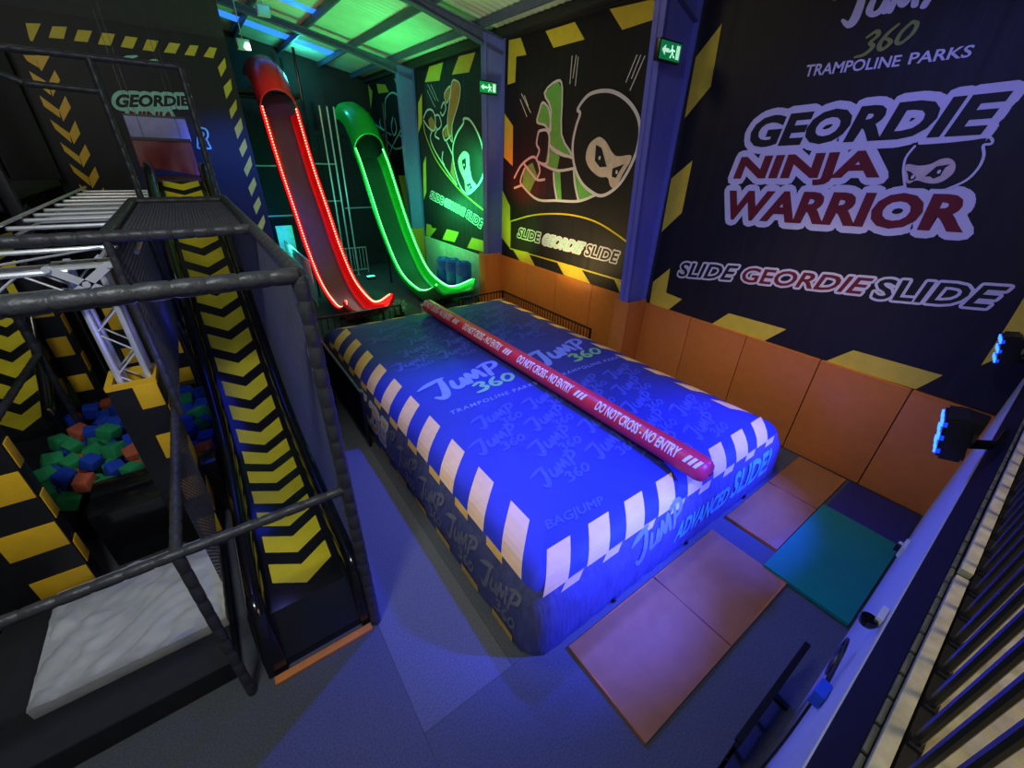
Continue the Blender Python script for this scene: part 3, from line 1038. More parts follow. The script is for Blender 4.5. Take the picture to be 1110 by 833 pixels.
ninja(bn, cN, M_green,
      [(340, 310), (328, 285), (380, 215), (450, 190), (520, 196), (590, 240), (640, 310), (658, 390), (645, 490), (612, 580), (560, 670), (512, 718), (460, 745), (415, 735), (350, 680), (310, 590), (300, 480), (318, 380)],
      [(448, 435), (480, 462), (510, 515), (540, 537), (606, 530), (608, 560), (570, 625), (540, 685), (515, 705), (497, 688), (485, 650), (440, 645), (390, 600), (370, 545), (385, 480), (418, 445)],
      [[(425, 475), (455, 492), (482, 592), (445, 595), (418, 560)], [(575, 578), (512, 602), (508, 645), (530, 652), (552, 612)]],
      [[(218, 135), (245, 180), (240, 420), (292, 525), (240, 530), (175, 470), (185, 290), (150, 200)], [(140, 250), (175, 292), (182, 400), (150, 370), (110, 355), (122, 300)]],
      None,
      [[(310, 600), (420, 740), (330, 772), (312, 690)], [(30, 690), (40, 600), (85, 570), (110, 640), (70, 730)], [(175, 480), (230, 540), (215, 612), (150, 585)], [(198, 620), (232, 615), (240, 772), (212, 770), (200, 700)]],
      [[(420, 742), (330, 775), (215, 772), (110, 765), (30, 690), (25, 655), (45, 600)], [(310, 600), (215, 612), (130, 575)], [(130, 400), (160, 398), (175, 430), (172, 500), (165, 570), (135, 575), (108, 555), (122, 505), (108, 470), (118, 410), (130, 400)],
       [(300, 545), (235, 520), (175, 480)], [(-10, 650), (30, 580), (95, 540), (125, 610), (110, 660), (150, 660)], [(-10, 705), (30, 690)], [(305, 610), (312, 690), (330, 772)], [(198, 625), (202, 690), (215, 770)], [(40, 575), (105, 660)]],
      [((20, 235), (55, 325)), ((27, 205), (76, 305)), ((42, 215), (62, 268)), ((296, 5), (284, 150)), ((318, 0), (300, 120)), ((328, 10), (313, 160)), ((640, 0), (582, 142)), ((660, 0), (612, 122)), ((682, 5), (604, 185))], 0.032)
b = MB()
put_curve(b, PTS(c3, (34, 606), (90, 590), (150, 585), (210, 590), (270, 608), (330, 645), (376, 682)), F_wall, 2, M_chev, 0.02)
put_curve(b, PTS(c3, (376, 682), (368, 770), (358, 812)), F_wall, 2, M_chev, 0.02, k=1)
put_curve(b, PTS(c3, (34, 606), (33, 680), (180, 722), (360, 775)), F_wall, 2, M_chev, 0.02, k=1)
b.build('yellow_frame_line', bn)
b = MB()
slogan(b, [('SLIDE', PTS(c3, (52, 648), (112, 664), (117, 638), (60, 624)), M_ink), ('GEORDIE', PTS(c3, (118, 668), (222, 694), (240, 666), (128, 640)), M_teal_p), ('SLIDE', PTS(c3, (236, 698), (322, 720), (334, 690), (246, 668)), M_ink)], 0.036)
b.build('slogan_lettering', bn)

# --- the one with the diving ninja
bn = banner('ninja_banner', 'black banner with a diving ninja in an orange scarf before the third blue column', 11.95, 17.55, 1.65, 7.5)
cb, cM = C(430, 40, 3.332), C(440, 80, 5.95)
for pl_ in ([(118, 108), (168, 92), (155, 158), (102, 164)], [(225, 70), (285, 55), (262, 128), (200, 137)], [(92, 205), (92, 310), (78, 350), (78, 240)], [(106, 430), (108, 560), (98, 590), (96, 460)],
            [(108, 675), (125, 680), (128, 690), (145, 693), (120, 725), (106, 715)], [(182, 695), (225, 706), (210, 742), (165, 732)], [(272, 725), (332, 742), (318, 778), (255, 762)]):
    b = MB()
    put_poly(b, PTS(cb, *pl_), F_wall, 1, M_yellow)
    b.build('hazard_patch', bn)
ninja(bn, cM, M_orange_p,
      [(372, 322), (375, 292), (410, 295), (450, 350), (490, 450), (505, 560), (495, 670), (450, 740), (395, 775), (350, 720), (315, 600), (305, 480), (330, 390)],
      [(385, 500), (410, 530), (415, 600), (430, 680), (455, 718), (440, 750), (400, 768), (385, 740), (380, 690), (350, 620), (340, 560), (360, 515)],
      [[(362, 560), (390, 540), (392, 600), (380, 630), (370, 600)], [(392, 715), (420, 705), (430, 740), (415, 745)]],
      [[(310, 40), (350, 70), (345, 170), (300, 330), (300, 440), (268, 340), (290, 130), (295, 70)], [(285, 80), (250, 130), (265, 190), (288, 130)]],
      None,
      [[(300, 540), (310, 620), (330, 710), (288, 640)], [(145, 300), (165, 275), (186, 310), (190, 360), (160, 375)], [(245, 350), (275, 340), (285, 400), (250, 415)]],
      [[(170, 370), (160, 420), (190, 500), (270, 630), (330, 715)], [(265, 440), (310, 540)], [(115, 285), (140, 235), (175, 240), (192, 300), (185, 365), (150, 350), (115, 300)], [(230, 220), (245, 185), (260, 220), (240, 270), (225, 250)],
       [(190, 270), (215, 270), (230, 330), (205, 360), (190, 330)], [(200, 365), (190, 400), (215, 420)], [(270, 330), (240, 370), (255, 430), (290, 400)], [(240, 505), (235, 555), (250, 590)]],
      [((140, 110), (188, 215)), ((142, 70), (192, 172)), ((162, 70), (210, 178))], 0.03)
b = MB()
put_curve(b, PTS(cM, (115, 320), (130, 400), (200, 560), (330, 730), (440, 830), (540, 910)), F_wall, 2, M_chev, 0.025)
b.build('yellow_slide_line', bn)
b = MB()
slogan(b, [('SLIDE', PTS(cb, (120, 582), (165, 606), (170, 580), (126, 557)), M_ink), ('GEORDIE', PTS(cb, (170, 608), (242, 648), (250, 622), (176, 583)), M_lime), ('SLIDE', PTS(cb, (250, 652), (303, 692), (316, 664), (258, 626)), M_ink)], 0.036)
b.build('slogan_lettering', bn)

# --- the one in the far corner
bn = banner('ninja_banner', 'green-lit black banner with outlined jumping figure in the far corner behind the green slide', 17.95, 22.5, 3.0, 7.5)
cd, ce = C(340, 60, 5.207), C(380, 60, 4.63)
for pl_ in ([(355, 160), (405, 165), (425, 208), (366, 216)], [(452, 128), (508, 142), (512, 195), (468, 165)], [(292, 165), (332, 205), (310, 310)]):
    b = MB()
    put_poly(b, PTS(cd, *pl_), F_wall, 1, M_yellow)
    b.build('hazard_patch', bn)
for pl_ in ([(275, 490), (298, 490), (322, 830), (290, 830)], [(240, 603), (282, 603), (292, 700), (290, 830), (262, 700)]):
    b = MB()
    put_poly(b, PTS(ce, *pl_), F_wall, 1, M_yellow)
    b.build('hazard_patch', bn)
b = MB()
for p in ([(177, 318), (174, 235), (190, 200), (215, 188), (245, 210), (262, 250), (272, 320)], [(213, 312), (205, 360), (218, 402), (232, 370), (222, 320)], [(150, 322), (148, 345), (165, 375), (178, 350)],
          [(115, 340), (165, 375), (205, 400)], [(275, 335), (240, 400), (205, 470), (190, 520)], [(225, 470), (258, 462), (265, 420), (245, 400)], [(165, 400), (200, 450), (225, 470)]):
    put_curve(b, PTS(ce, *p), F_wall, 1, M_teal_p, 0.035)
b.build('figure_outline', bn)

# ================================================================ INNER BACK WALL ON THE LEFT
YB = 15.96
def F_inner(x, z, lay):
    return (x, YB - 0.004 - 0.003 * lay, z)
def D(ox, oy, s):
    return lambda a, c: by(ox + a / s, oy + c / s, YB)
bn = thing('border_banner', 'dark blue-lit banner with hazard border and warrior lettering behind the climbing slide', 'banner', (0.6, YB, 0))
b = MB()
b.box((-2.9, YB, 0.0), (1.88, YB + 0.02, 7.3), M_banner)
b.build('cloth', bn)
d1, d2 = D(0, 0, 3.786), D(200, 60, 3.79)
for pl_ in ([(105, 95), (168, 97), (130, 180), (118, 150)], [(215, 108), (275, 110), (262, 160), (200, 155)], [(320, 122), (378, 127), (360, 173), (303, 168)], [(420, 135), (472, 140), (455, 187), (402, 182)], [(515, 148), (565, 155), (545, 200), (495, 192)],
            [(603, 162), (650, 168), (632, 212), (585, 205)], [(695, 175), (740, 180), (720, 220), (672, 215)], [(780, 185), (815, 188), (798, 230), (757, 225)], [(860, 193), (890, 198), (875, 240), (835, 232)]):
    b = MB()
    put_poly(b, PTS(d1, *pl_), F_inner, 1, M_yellow)
    b.build('hazard_patch', bn)
for pl_ in ([(165, 10), (172, 50), (150, 90), (137, 50)], [(190, 95), (195, 140), (172, 180), (160, 130)], [(212, 180), (216, 220), (192, 262), (184, 225)], [(232, 255), (240, 300), (218, 345), (205, 300)], [(248, 340), (258, 378), (238, 420), (224, 385)],
            [(270, 412), (278, 450), (257, 500), (243, 470)], [(285, 500), (296, 530), (276, 580), (262, 545)], [(305, 580), (315, 610), (295, 655), (282, 620)], [(325, 655), (332, 685), (312, 740), (300, 700)]):
    b = MB()
    put_poly(b, PTS(d2, *pl_), F_inner, 1, M_yellow)
    b.build('hazard_patch', bn)
b = MB()
d3 = D(120, 50, 9.25)
qs = [('GEORDIE', PTS(d3, (40, 620), (790, 600), (780, 500), (60, 480)), M_ink), ('NINJA', PTS(d3, (180, 760), (640, 790), (640, 660), (190, 650)), M_maroon)]
for s_, q, m in qs:
    put_text_outline(b, s_, q, F_inner, 1, M_teal_p, 0.08, 0.02)
for s_, q, m in qs:
    put_text(b, s_, q, F_inner, 3, m, 0.045)
put_poly(b, PTS(d3, (100, 120), (160, 95), (265, 90), (275, 108), (205, 128), (180, 135)), F_inner, 1, M_teal_p)
put_poly(b, PTS(d3, (360, 150), (420, 130), (465, 130), (485, 165), (440, 165), (380, 165)), F_inner, 1, M_teal_p)
q = PTS(d1, (815, 605), (862, 607), (862, 530), (815, 528))
put_text_outline(b, 'R', q, F_inner, 1, M_teal_p, 0.04)
put_text(b, 'R', q, F_inner, 3, M_ink, 0.02)
b.build('warrior_lettering', bn)

bn = thing('chevron_banner', 'black banner with a column of orange chevrons above the silver rungs', 'banner', (-1.3, YB - 0.06, 2.8))
b = MB()
def F_chev(x, z, lay):
    return (x, YB - 0.075 - 0.003 * lay, z)
xa0, xa1 = by(45, 120, YB)[0], by(122, 120, YB)[0]
b.box((xa0 - 0.25, YB - 0.07, 2.6), (xa1, YB - 0.04, 6.7), M_banner)
b.build('cloth', bn)
d5, d6 = D(0, 40, 7.93), D(0, 140, 7.93)
for f, Rr, Lf in [(d5, [(315, 160), (435, 165), (365, 300), (330, 250)], [(205, 160), (315, 165), (340, 270), (240, 210)]), (d5, [(475, 290), (522, 375), (460, 518), (425, 395)], [(258, 298), (425, 400), (445, 505), (300, 390)]),
                  (d5, [(565, 510), (615, 610), (550, 730), (512, 630)], [(345, 505), (512, 630), (525, 700), (385, 600)]), (d6, [(650, -73), (695, 40), (640, 130), (600, 40)], [(435, -83), (600, 35), (620, 120), (480, 0)]),
                  (d6, [(735, 130), (780, 220), (720, 330), (685, 230)], [(520, 110), (685, 235), (705, 310), (560, 190)]), (d6, [(820, 320), (855, 410), (800, 510), (765, 420)], [(600, 295), (760, 410), (785, 490), (640, 370)]),
                  (d6, [(890, 500), (930, 590), (880, 690), (840, 600)], [(680, 470), (840, 590), (860, 670), (720, 560)])]:
    b = MB()
    put_poly(b, PTS(f, *Rr), F_chev, 1, M_padyel)
    put_poly(b, PTS(f, *Lf), F_chev, 1, M_padyel)
    b.build('chevron_mark', bn)

# ================================================================ LIT SLIDES AT THE BACK
def tube_slide(name, label, xc, half, rim, mcol, mbed, mled, mdot, tipflare):
    t = thing(name, label, 'slide', (xc, rim[-1][0], 0))
    P = spline(rim, 6)
    n = len(P)
    secs = []
    for i, (y, z) in enumerate(P):
        a, c = P[max(i - 1, 0)], P[min(i + 1, n - 1)]
        d = Vector((0, c[0] - a[0], c[1] - a[1])).normalized()
        nn = Vector((0, d.z, -d.y))                      # out of the bed, towards the sky / the hall
        if nn.z < 0:
            nn = -nn
        f = i / (n - 1)
        dep = 0.42 - 0.1 * f if f < 0.8 else 0.34 - 0.2 * (f - 0.8)
        hw = half * (1 + (tipflare * max(0, (f - 0.84) / 0.16) ** 2))
        secs.append((Vector((xc, y, z)), nn, dep, hw))
    # outer + inner skin of the trough: (lateral fraction, depth fraction, rim roll)
    inner = [(-1.0, 0.0), (-0.93, 0.35), (-0.8, 0.75), (-0.66, 0.97), (-0.4, 1.0), (0, 1.0), (0.4, 1.0), (0.66, 0.97), (0.8, 0.75), (0.93, 0.35), (1.0, 0.0)]
    def pt(sec, l, dp, out=0.0):
        c, nn, dep, hw = sec
        return c + Vector((l * hw + (out if l > 0 else -out if l < 0 else 0), 0, 0)) - nn * (dp * dep + (out if abs(l) < 0.9 else 0))
    b = MB()
    full = [(l, dp, 0.0) for l, dp in inner] + [(1.0, -0.1, 0.05), (1.0, 0.1, 0.075), (0.94, 0.6, 0.05), (0.68, 1.0, 0.05), (0, 1.0, 0.05), (-0.68, 1.0, 0.05), (-0.94, 0.6, 0.05), (-1.0, 0.1, 0.075), (-1.0, -0.1, 0.05)]
    rings = [[pt(s, *p) for p in full] for s in secs]
    m = len(full)
    vs = [v for r in rings for v in r]
    fs, fb = [], []
    for i in range(n - 1):
        for k in range(m):
            k2 = (k + 1) % m
            (fb if 3 <= k < 7 else fs).append((i * m + k, i * m + k2, (i + 1) * m + k2, (i + 1) * m + k))
    fs.append(tuple((n - 1) * m + k for k in list(range(m))))
    b.add(vs, fs, mcol)
    o = len(b.v) - len(vs)
    ib = b.mi(mbed)
    for f in fb:
        b.f.append([o + k for k in f])
        b.m.append(ib)
    b.build('chute', t, smooth=True, angle=50)
    # LED strips under both rims
    for sgn in (-1, 1):
        b = MB()
        line = [pt(s, sgn * 0.97, -0.09) for s in secs]
        b.tube(line, 0.024, mled, 6)
        strip_ = b.build('led_strip', t, smooth=True)
        b = MB()
        acc = 0.0
        for i in range(len(line) - 1):
            seg = line[i + 1] - line[i]
            while acc < seg.length:
                p = line[i] + seg * (acc / seg.length)
                nn = secs[i][1]
                c = p + nn * 0.012 - Vector((sgn * 0.012, 0, 0))
                b.box(tuple(c - Vector((0.02, 0.02, 0.02))), tuple(c + Vector((0.02, 0.02, 0.02))), mdot)
                acc += 0.1
            acc -= seg.length
        ld = b.build('led_bulbs', strip_)
        ld['kind'] = 'stuff'
    # hooded entry
    c0, n0 = secs[0][0], secs[0][1]
    st = [None, (c0 + Vector((0, -0.02, -0.04)), Vector((0, -0.3, 0.95)), half), (c0 + Vector((0, 0.35, 0.42)), Vector((0, -0.5, 0.87)), half), (c0 + Vector((0, 0.8, 0.82)), Vector((0, -0.42, 0.9)), half), (c0 + Vector((0, 1.4, 1.05)), Vector((0, -0.15, 0.99)), half), (c0 + Vector((0, 2.1, 1.1)), Vector((0, 0, 1)), half)]
    b = MB()
    k = 14
    for off in (0.0, 0.05):
        rr = []
        for j, (c, nn, hw) in enumerate(st[1:]):
            rr.append([c + Vector((math.cos(PI - PI * q / k) * (hw + off), 0, 0)) + nn.normalized() * (math.sin(PI * q / k) * (0.6 + off)) for q in range(k + 1)])
        vs = [v for r in rr for v in r]
        fs = []
        for i in range(len(rr) - 1):
            for q in range(k):
                fs.append((i * (k + 1) + q, i * (k + 1) + q + 1, (i + 1) * (k + 1) + q + 1, (i + 1) * (k + 1) + q))
        b.add(vs, fs, mcol)
    # rim closing the two skins at the mouth
    c, nn, hw = st[1]
    ri = [c + Vector((math.cos(PI - PI * q / k) * hw, 0, 0)) + nn.normalized() * math.sin(PI * q / k) * 0.6 for q in range(k + 1)]
    ro = [c + Vector((math.cos(PI - PI * q / k) * (hw + 0.05), 0, 0)) + nn.normalized() * math.sin(PI * q / k) * 0.65 for q in range(k + 1)]
    b.add(ri + ro, [(q, q + 1, k + 2 + q, k + 1 + q) for q in range(k)], mcol)
    b.build('entry_hood', t, smooth=True, angle=50)
    # entry bed behind the mouth
    b = MB()
    q0, q1 = st[1][0], st[5][0]
    for (p, q) in [(secs[0][0] - secs[0][1] * secs[0][2], st[3][0] - Vector((0, 0, 0.35))), (st[3][0] - Vector((0, 0, 0.35)), q1 - Vector((0, 0, 0.35)))]:
        b.obox(p, q, 2 * half, 0.04, mbed)
    b.build('entry_bed', t)
    for (i_, sx) in [(int(n * 0.45), -0.5), (int(n * 0.45), 0.5), (int(n * 0.72), -0.5), (int(n * 0.72), 0.5), (int(n * 0.93), -0.45), (int(n * 0.93), 0.45)]:
        s = secs[i_]
        top = s[0] - s[1] * s[2] + Vector((sx * 0.9, 0, -0.03))
        b = MB()
        b.tube([(top.x, top.y, 0), tuple(top)], 0.035, M_black, 8)
        b.lathe((top.x, top.y, 0), [(0.0, 0.0), (0.09, 0.0), (0.09, 0.015), (0.0, 0.015)], M_black, 10)
        b.build('support_leg', t, smooth=True)
    return t

tube_slide('lit_slide', 'red slide with red light strips and arched hood', 3.42, 0.57,
           [(18.95, 6.02), (18.0, 4.26), (16.98, 2.92), (16.0, 1.66), (14.85, 0.78), (13.3, 0.47), (12.35, 0.66), (11.55, 1.08)], M_red, M_bed, M_ledr, M_ledrd, 0.2)
tube_slide('lit_slide', 'green slide with green light strips and arched hood', 6.42, 0.58,
           [(18.8, 4.86), (18.3, 4.3), (17.62, 3.3), (16.65, 1.96), (15.35, 0.78), (13.9, 0.44), (12.9, 0.6), (11.9, 1.06)], M_greenp, M_bedg, M_ledg, M_ledgd, 0.25)

# ---------------------------------------------------------------- tower behind the slides
tw = thing('slide_tower', 'dark scaffold tower with decks and mesh screens behind the two lit slides', 'tower', (5.0, 20.8, 0))
for x in (2.3, 4.45, 5.35, 7.6):
    for y in (19.9, 22.3):
        b = MB()
        b.tube([(x, y, 0), (x, y, 8.0 if x < 4.5 else 6.6)], 0.05, M_black, 8)
        b.build('tower_post', tw, smooth=True)
for (x0, x1, z) in ((2.3, 4.45, 6.62), (5.35, 7.6, 5.45), (4.45, 5.35, 5.45)):
    boxpart('deck', (x0, 19.95, z - 0.12), (x1, 22.3, z), M_blackmatte, tw)
for (x0, x1, z) in ((2.3, 4.45, 4.2), (2.3, 4.45, 2.4), (4.45, 5.35, 2.9), (5.35, 7.6, 2.6), (4.45, 5.35, 4.3)):
    b = MB()
    b.tube([(x0, 19.9, z), (x1, 19.9, z)], 0.03, M_gate, 8)
    b.build('cross_tube', tw, smooth=True)

def net(name, parent, o, u, v, nu, nv, th, m):
    """A knotted net panel: o corner, u and v edge vectors, nu x nv cords."""
    b = MB()
    o, u, v = Vector(o), Vector(u), Vector(v)
    nrm = u.cross(v).normalized()
    for i in range(nu + 1):
        p = o + u * (i / nu)
        b.obox(p, p + v, th, th, m, up=nrm)
    for j in range(nv + 1):
        p = o + v * (j / nv)
        b.obox(p, p + u, th, th, m, up=nrm)
    return b.build(name, parent)
net('mesh_screen', tw, (2.3, 19.95, 0.2), (2.15, 0, 0), (0, 0, 6.2), 26, 70, 0.014, M_net)
net('mesh_screen', tw, (4.45, 19.95, 0.2), (3.15, 0, 0), (0, 0, 5.1), 38, 58, 0.014, M_net)
for x, lab in ((4.7, 'nearest to the red slide'), (4.96, 'in the middle of three between the slides'), (5.2, 'nearest to the green slide')):
    o = thing('scaffold_pole', 'thin grey scaffold pole ' + lab, 'pole', (x, 18.6, 0), 'poles between the slides')
    b = MB()
    b.tube([(x, 18.6, 0), (x, 18.6, 6.2)], 0.03, M_gate, 8)
    b.build('tube', o, smooth=True)
    b = MB()
    b.lathe((x, 18.6, 0), [(0, 0), (0.08, 0), (0.08, 0.02), (0, 0.02)], M_gate, 10)
    b.build('base_plate', o)

def barrier(label, p, q, h=1.1, pitch=0.13):
    f = thing('metal_barrier', label, 'barrier', (p[0], p[1], 0))
    for z in (h, 0.15):
        b = MB()
        b.tube([(p[0], p[1], z), (q[0], q[1], z)], 0.025, M_gate, 8)
        b.build('rail', f, smooth=True)
    n_ = int(math.hypot(q[0] - p[0], q[1] - p[1]) / pitch)
    for i in range(n_ + 1):
        t = i / n_
        x, y = p[0] + (q[0] - p[0]) * t, p[1] + (q[1] - p[1]) * t
        b = MB()
        b.tube([(x, y, 0.0 if i in (0, n_) else 0.15), (x, y, h)], 0.024 if i in (0, n_) else 0.015, M_gate, 6)
        b.build('upright', f, smooth=True)
barrier('galvanised barrier with upright bars left of the red slide', (2.64, 19.1), (2.64, 15.0), 1.55, 0.24)
barrier('galvanised barrier with upright bars between the red and green slides', (4.75, 18.9), (5.75, 18.9), 1.1)
o = thing('notice_board', 'pale square board standing behind the barrier left of the red slide', 'board', (2.7, 19.3, 0))
boxpart('board_face', (2.45, 19.3, 1.0), (3.05, 19.34, 2.1), M_teal_p, o, 0.01)
boxpart('board_leg', (2.5, 19.34, 0), (2.54, 19.38, 1.9), M_gate, o)
boxpart('board_leg', (2.96, 19.34, 0), (3.0, 19.38, 1.9), M_gate, o)
o = thing('floor_lamp', 'small bright green-lit lamp on the floor between the slides', 'lamp', (5.35, 17.6, 0))
boxpart('housing', (5.25, 17.55, 0), (5.6, 17.75, 0.12), M_black, o, 0.02)
b = MB()
b.box((5.27, 17.57, 0.12), (5.58, 17.73, 0.14), mat('lamp_teal', (0.1, 1.0, 0.7), 0.4, emit=2.0, noise=0))
b.build('lens', o)

# barrels by the wall
for i, (x, y, h, lab) in enumerate([(7.52, 13.3, 1.36, 'tall blue plastic barrel nearest to the green slide exit'), (7.55, 14.15, 1.3, 'tall blue plastic barrel in the middle of three by the pale wall'), (7.55, 14.95, 1.2, 'tall blue plastic barrel farthest along the pale wall')]):
    o = thing('barrel', lab, 'barrel', (x, y, 0), 'blue barrels behind the green slide')
    b = MB()
    R_ = 0.29
    b.lathe((x, y, 0), [(0, 0), (R_ - 0.03, 0), (R_, 0.04), (R_, h * 0.32), (R_ + 0.012, h * 0.34), (R_, h * 0.36), (R_, h * 0.64), (R_ + 0.012, h * 0.66), (R_, h * 0.68), (R_, h - 0.08), (R_ - 0.05, h - 0.02), (R_ - 0.07, h), (0, h)], M_barrel, 22)
    b.build('drum', o, smooth=True)
    b = MB()
    b.lathe((x + 0.1, y - 0.08, h), [(0, 0), (0.05, 0), (0.05, 0.035), (0, 0.035)], M_barrel, 12)
    b.lathe((x - 0.12, y + 0.06, h), [(0, 0), (0.05, 0), (0.05, 0.035), (0, 0.035)], M_barrel, 12)
    b.build('bung_cap', o, smooth=True)

# plant and bin beyond the bag
o = thing('leafy_plant', 'small bushy plant with pale leaves beyond the far end of the airbag', 'plant', (4.45, 12.1, 0))
b = MB()
b.lathe((4.45, 12.1, 0), [(0, 0), (0.14, 0), (0.19, 0.3), (0.17, 0.3), (0.15, 0.26), (0, 0.26)], M_black, 16)
b.build('pot', o, smooth=True)
b = MB()
rnd = random.Random(3)
for i in range(150):
    a, e, r = rnd.uniform(0, 2 * PI), rnd.uniform(0.0, 1.4), rnd.uniform(0.1, 0.36)
    c = Vector((4.45 + math.cos(a) * math.cos(e) * r, 12.1 + math.sin(a) * math.cos(e) * r, 0.36 + math.sin(e) * r * 1.1))
    d = Vector((rnd.uniform(-1, 1), rnd.uniform(-1, 1), rnd.uniform(-0.2, 0.8))).normalized() * 0.075
    s_ = d.cross(Vector((0, 0, 1))).normalized() * 0.028
    b.add([c - d, c + s_, c + d, c - s_], [(0, 1, 2, 3)], M_leaf if i % 4 else M_white)
b.build('foliage', o)
o = thing('storage_box', 'small pale box on the floor beside the plant beyond the red roll', 'box', (5.1, 11.4, 0))
boxpart('box_body', (4.95, 11.25, 0), (5.3, 11.5, 0.62), M_whitewall, o, 0.015)
boxpart('lid', (4.93, 11.23, 0.62), (5.32, 11.52, 0.67), M_whitewall, o, 0.012)

# ================================================================ EXIT SIGNS, HUNG LAMPS
def exit_sign(label, x, y, z):
    o = thing('exit_sign', label, 'exit sign', (x, y, z))
    boxpart('sign_housing', (x - 0.3, y, z - 0.15), (x + 0.3, y + 0.09, z + 0.15), M_black, o, 0.015)
    f = boxpart('lit_face', (x - 0.27, y - 0.012, z - 0.12), (x + 0.27, y, z + 0.12), M_exit, o)
    b = MB()
    def F(a, c, lay):
        return (x + a, y - 0.016, z + c)
    put_poly(b, [(-0.24, 0.0), (-0.15, 0.07), (-0.15, 0.025), (-0.05, 0.025), (-0.05, -0.025), (-0.15, -0.025), (-0.15, -0.07)], F, 1, M_exitw)
    put_lines(b, [((0.02, 0.06), (0.02, 0.06))], F, 1, M_exitw, 0.022)
    put_lines(b, [((0.02, 0.03), (0.04, -0.02)), ((0.04, -0.02), (0.0, -0.08)), ((0.04, -0.02), (0.09, -0.07)), ((0.02, 0.02), (-0.03, -0.01)), ((0.03, 0.02), (0.09, 0.01))], F, 1, M_exitw, 0.012)
    b.add([F(0.14, -0.09, 1), F(0.23, -0.09, 1), F(0.23, 0.09, 1), F(0.14, 0.09, 1)], [(0, 1, 2, 3)], M_exitw)
    b.build('pictogram', f)
    b = MB()
    b.obox((x + 0.14, y + 0.09, z + 0.05), (x + 0.14, y + 0.31, z + 0.05), 0.04, 0.04, M_black)
    b.build('bracket', o)
    return o
exit_sign('green emergency exit sign on the nearest blue column', 7.08, 5.42, 6.34)
exit_sign('green emergency exit sign on the middle blue column', 7.3, 11.3, 6.37)

def hung_lamp(label, x, y, z):
    o = thing('hung_floodlight', label, 'lamp', (x, y, z))
    boxpart('lamp_housing', (x - 0.17, y - 0.1, z - 0.13), (x + 0.17, y + 0.1, z + 0.13), M_gate, o, 0.02)
    boxpart('lens', (x - 0.14, y - 0.115, z - 0.1), (x + 0.14, y - 0.1, z + 0.1), M_teal_p, o)
    b = MB()
    b.tube([(x, y, z + 0.13), (x, y, roofz(x) - 0.02)], 0.012, M_gate, 6)
    b.build('drop_rod', o, smooth=True)
hung_lamp('small grey floodlight hung above the red slide, lower of two', 2.45, 17.0, 7.4)
hung_lamp('small grey floodlight hung near the roof beam, upper of two', 3.15, 16.9, 8.25)

# ================================================================ PADDED PLAY FRAME
fr = thing('play_frame', 'black foam padded climbing frame with netting on the left', 'climbing frame', (-0.1, 3.07, 0))
def pbar(p, q, r=0.055, pitch=0.17):
    p, q = Vector(p), Vector(q)
    L = (q - p).length
    n_ = max(2, int(L / pitch))
    pts, rs = [], []
    for i in range(n_):
        for t, k in ((0.02, 0.88), (0.1, 0.99), (0.5, 1.03), (0.9, 0.99), (0.98, 0.88)):
            pts.append(p + (q - p) * ((i + t) / n_))
            rs.append(r * k)
    b = MB()
    b.tube(pts, rs, M_foam, 10)
    return b.build('padded_bar', fr, smooth=True, angle=50)
XR, XL, ZT = 0.46, -0.72, 3.97
for p, q in [((-5.0, 3.07, ZT), (XR, 3.07, ZT)), ((XR, 3.07, 0), (XR, 3.07, ZT)), ((-5.0, 3.07, 2.04), (XR, 3.07, 2.04)), ((-0.78, 3.07, 0), (-0.78, 3.07, 2.04)),
             ((-0.78, 3.07, 2.05), (-0.78, 8.7, 2.05)), ((XR, 3.07, ZT), (XR, 9.2, ZT)), ((-5.0, 5.3, ZT), (XR, 5.3, ZT)), ((XL, 5.3, ZT), (XL, 8.8, ZT)),
             ((XL, 8.8, ZT), (XR, 8.8, ZT)), ((XL, 5.3, 2.05), (XL, 5.3, ZT)), ((-0.6, 8.8, ZT), (-0.6, 8.8, 5.72)), ((0.38, 8.8, ZT), (0.38, 8.8, 5.72)),
             ((-3.2, 8.8, 5.7), (0.38, 8.8, 5.72)), ((-1.32, 8.8, 5.36), (-0.6, 8.8, 5.34)), ((-2.3, 8.8, 5.75), (-1.32, 8.8, 5.36)), ((XR, 9.1, 0), (XR, 9.1, ZT)), ((-0.72, 8.8, 0), (-0.72, 8.8, ZT)),
             ((-2.35, 8.25, 2.05), (-2.35, 8.25, 3.6)), ((-2.35, 8.25, 2.05), (-2.35, 5.4, 2.05)), ((-2.35, 8.25, 0), (-2.35, 8.25, 2.05))]:
    pbar(p, q, 0.034 if p == (XL, 5.3, 2.05) else 0.042 if p[2] > 5 or q[2] > 5 or p[2] < 3 and q[2] < 3 else 0.055)
net('side_net', fr, (XR + 0.01, 3.12, 0.05), (0, 5.95, 0), (0, 0, 3.88), 150, 100, 0.014, M_net2)
net('roof_net', fr, (XL, 5.33, ZT - 0.03), (1.16, 0, 0), (0, 3.45, 0), 34, 90, 0.0075, M_net)
net('inner_net', fr, (-0.78, 3.9, 0.75), (0, 1.35, 0), (0, 0, 1.28), 26, 24, 0.006, M_net)
net('inner_net', fr, (XL, 5.33, 2.1), (0, 3.4, 0), (0, 0, 1.85), 60, 34, 0.006, M_net)

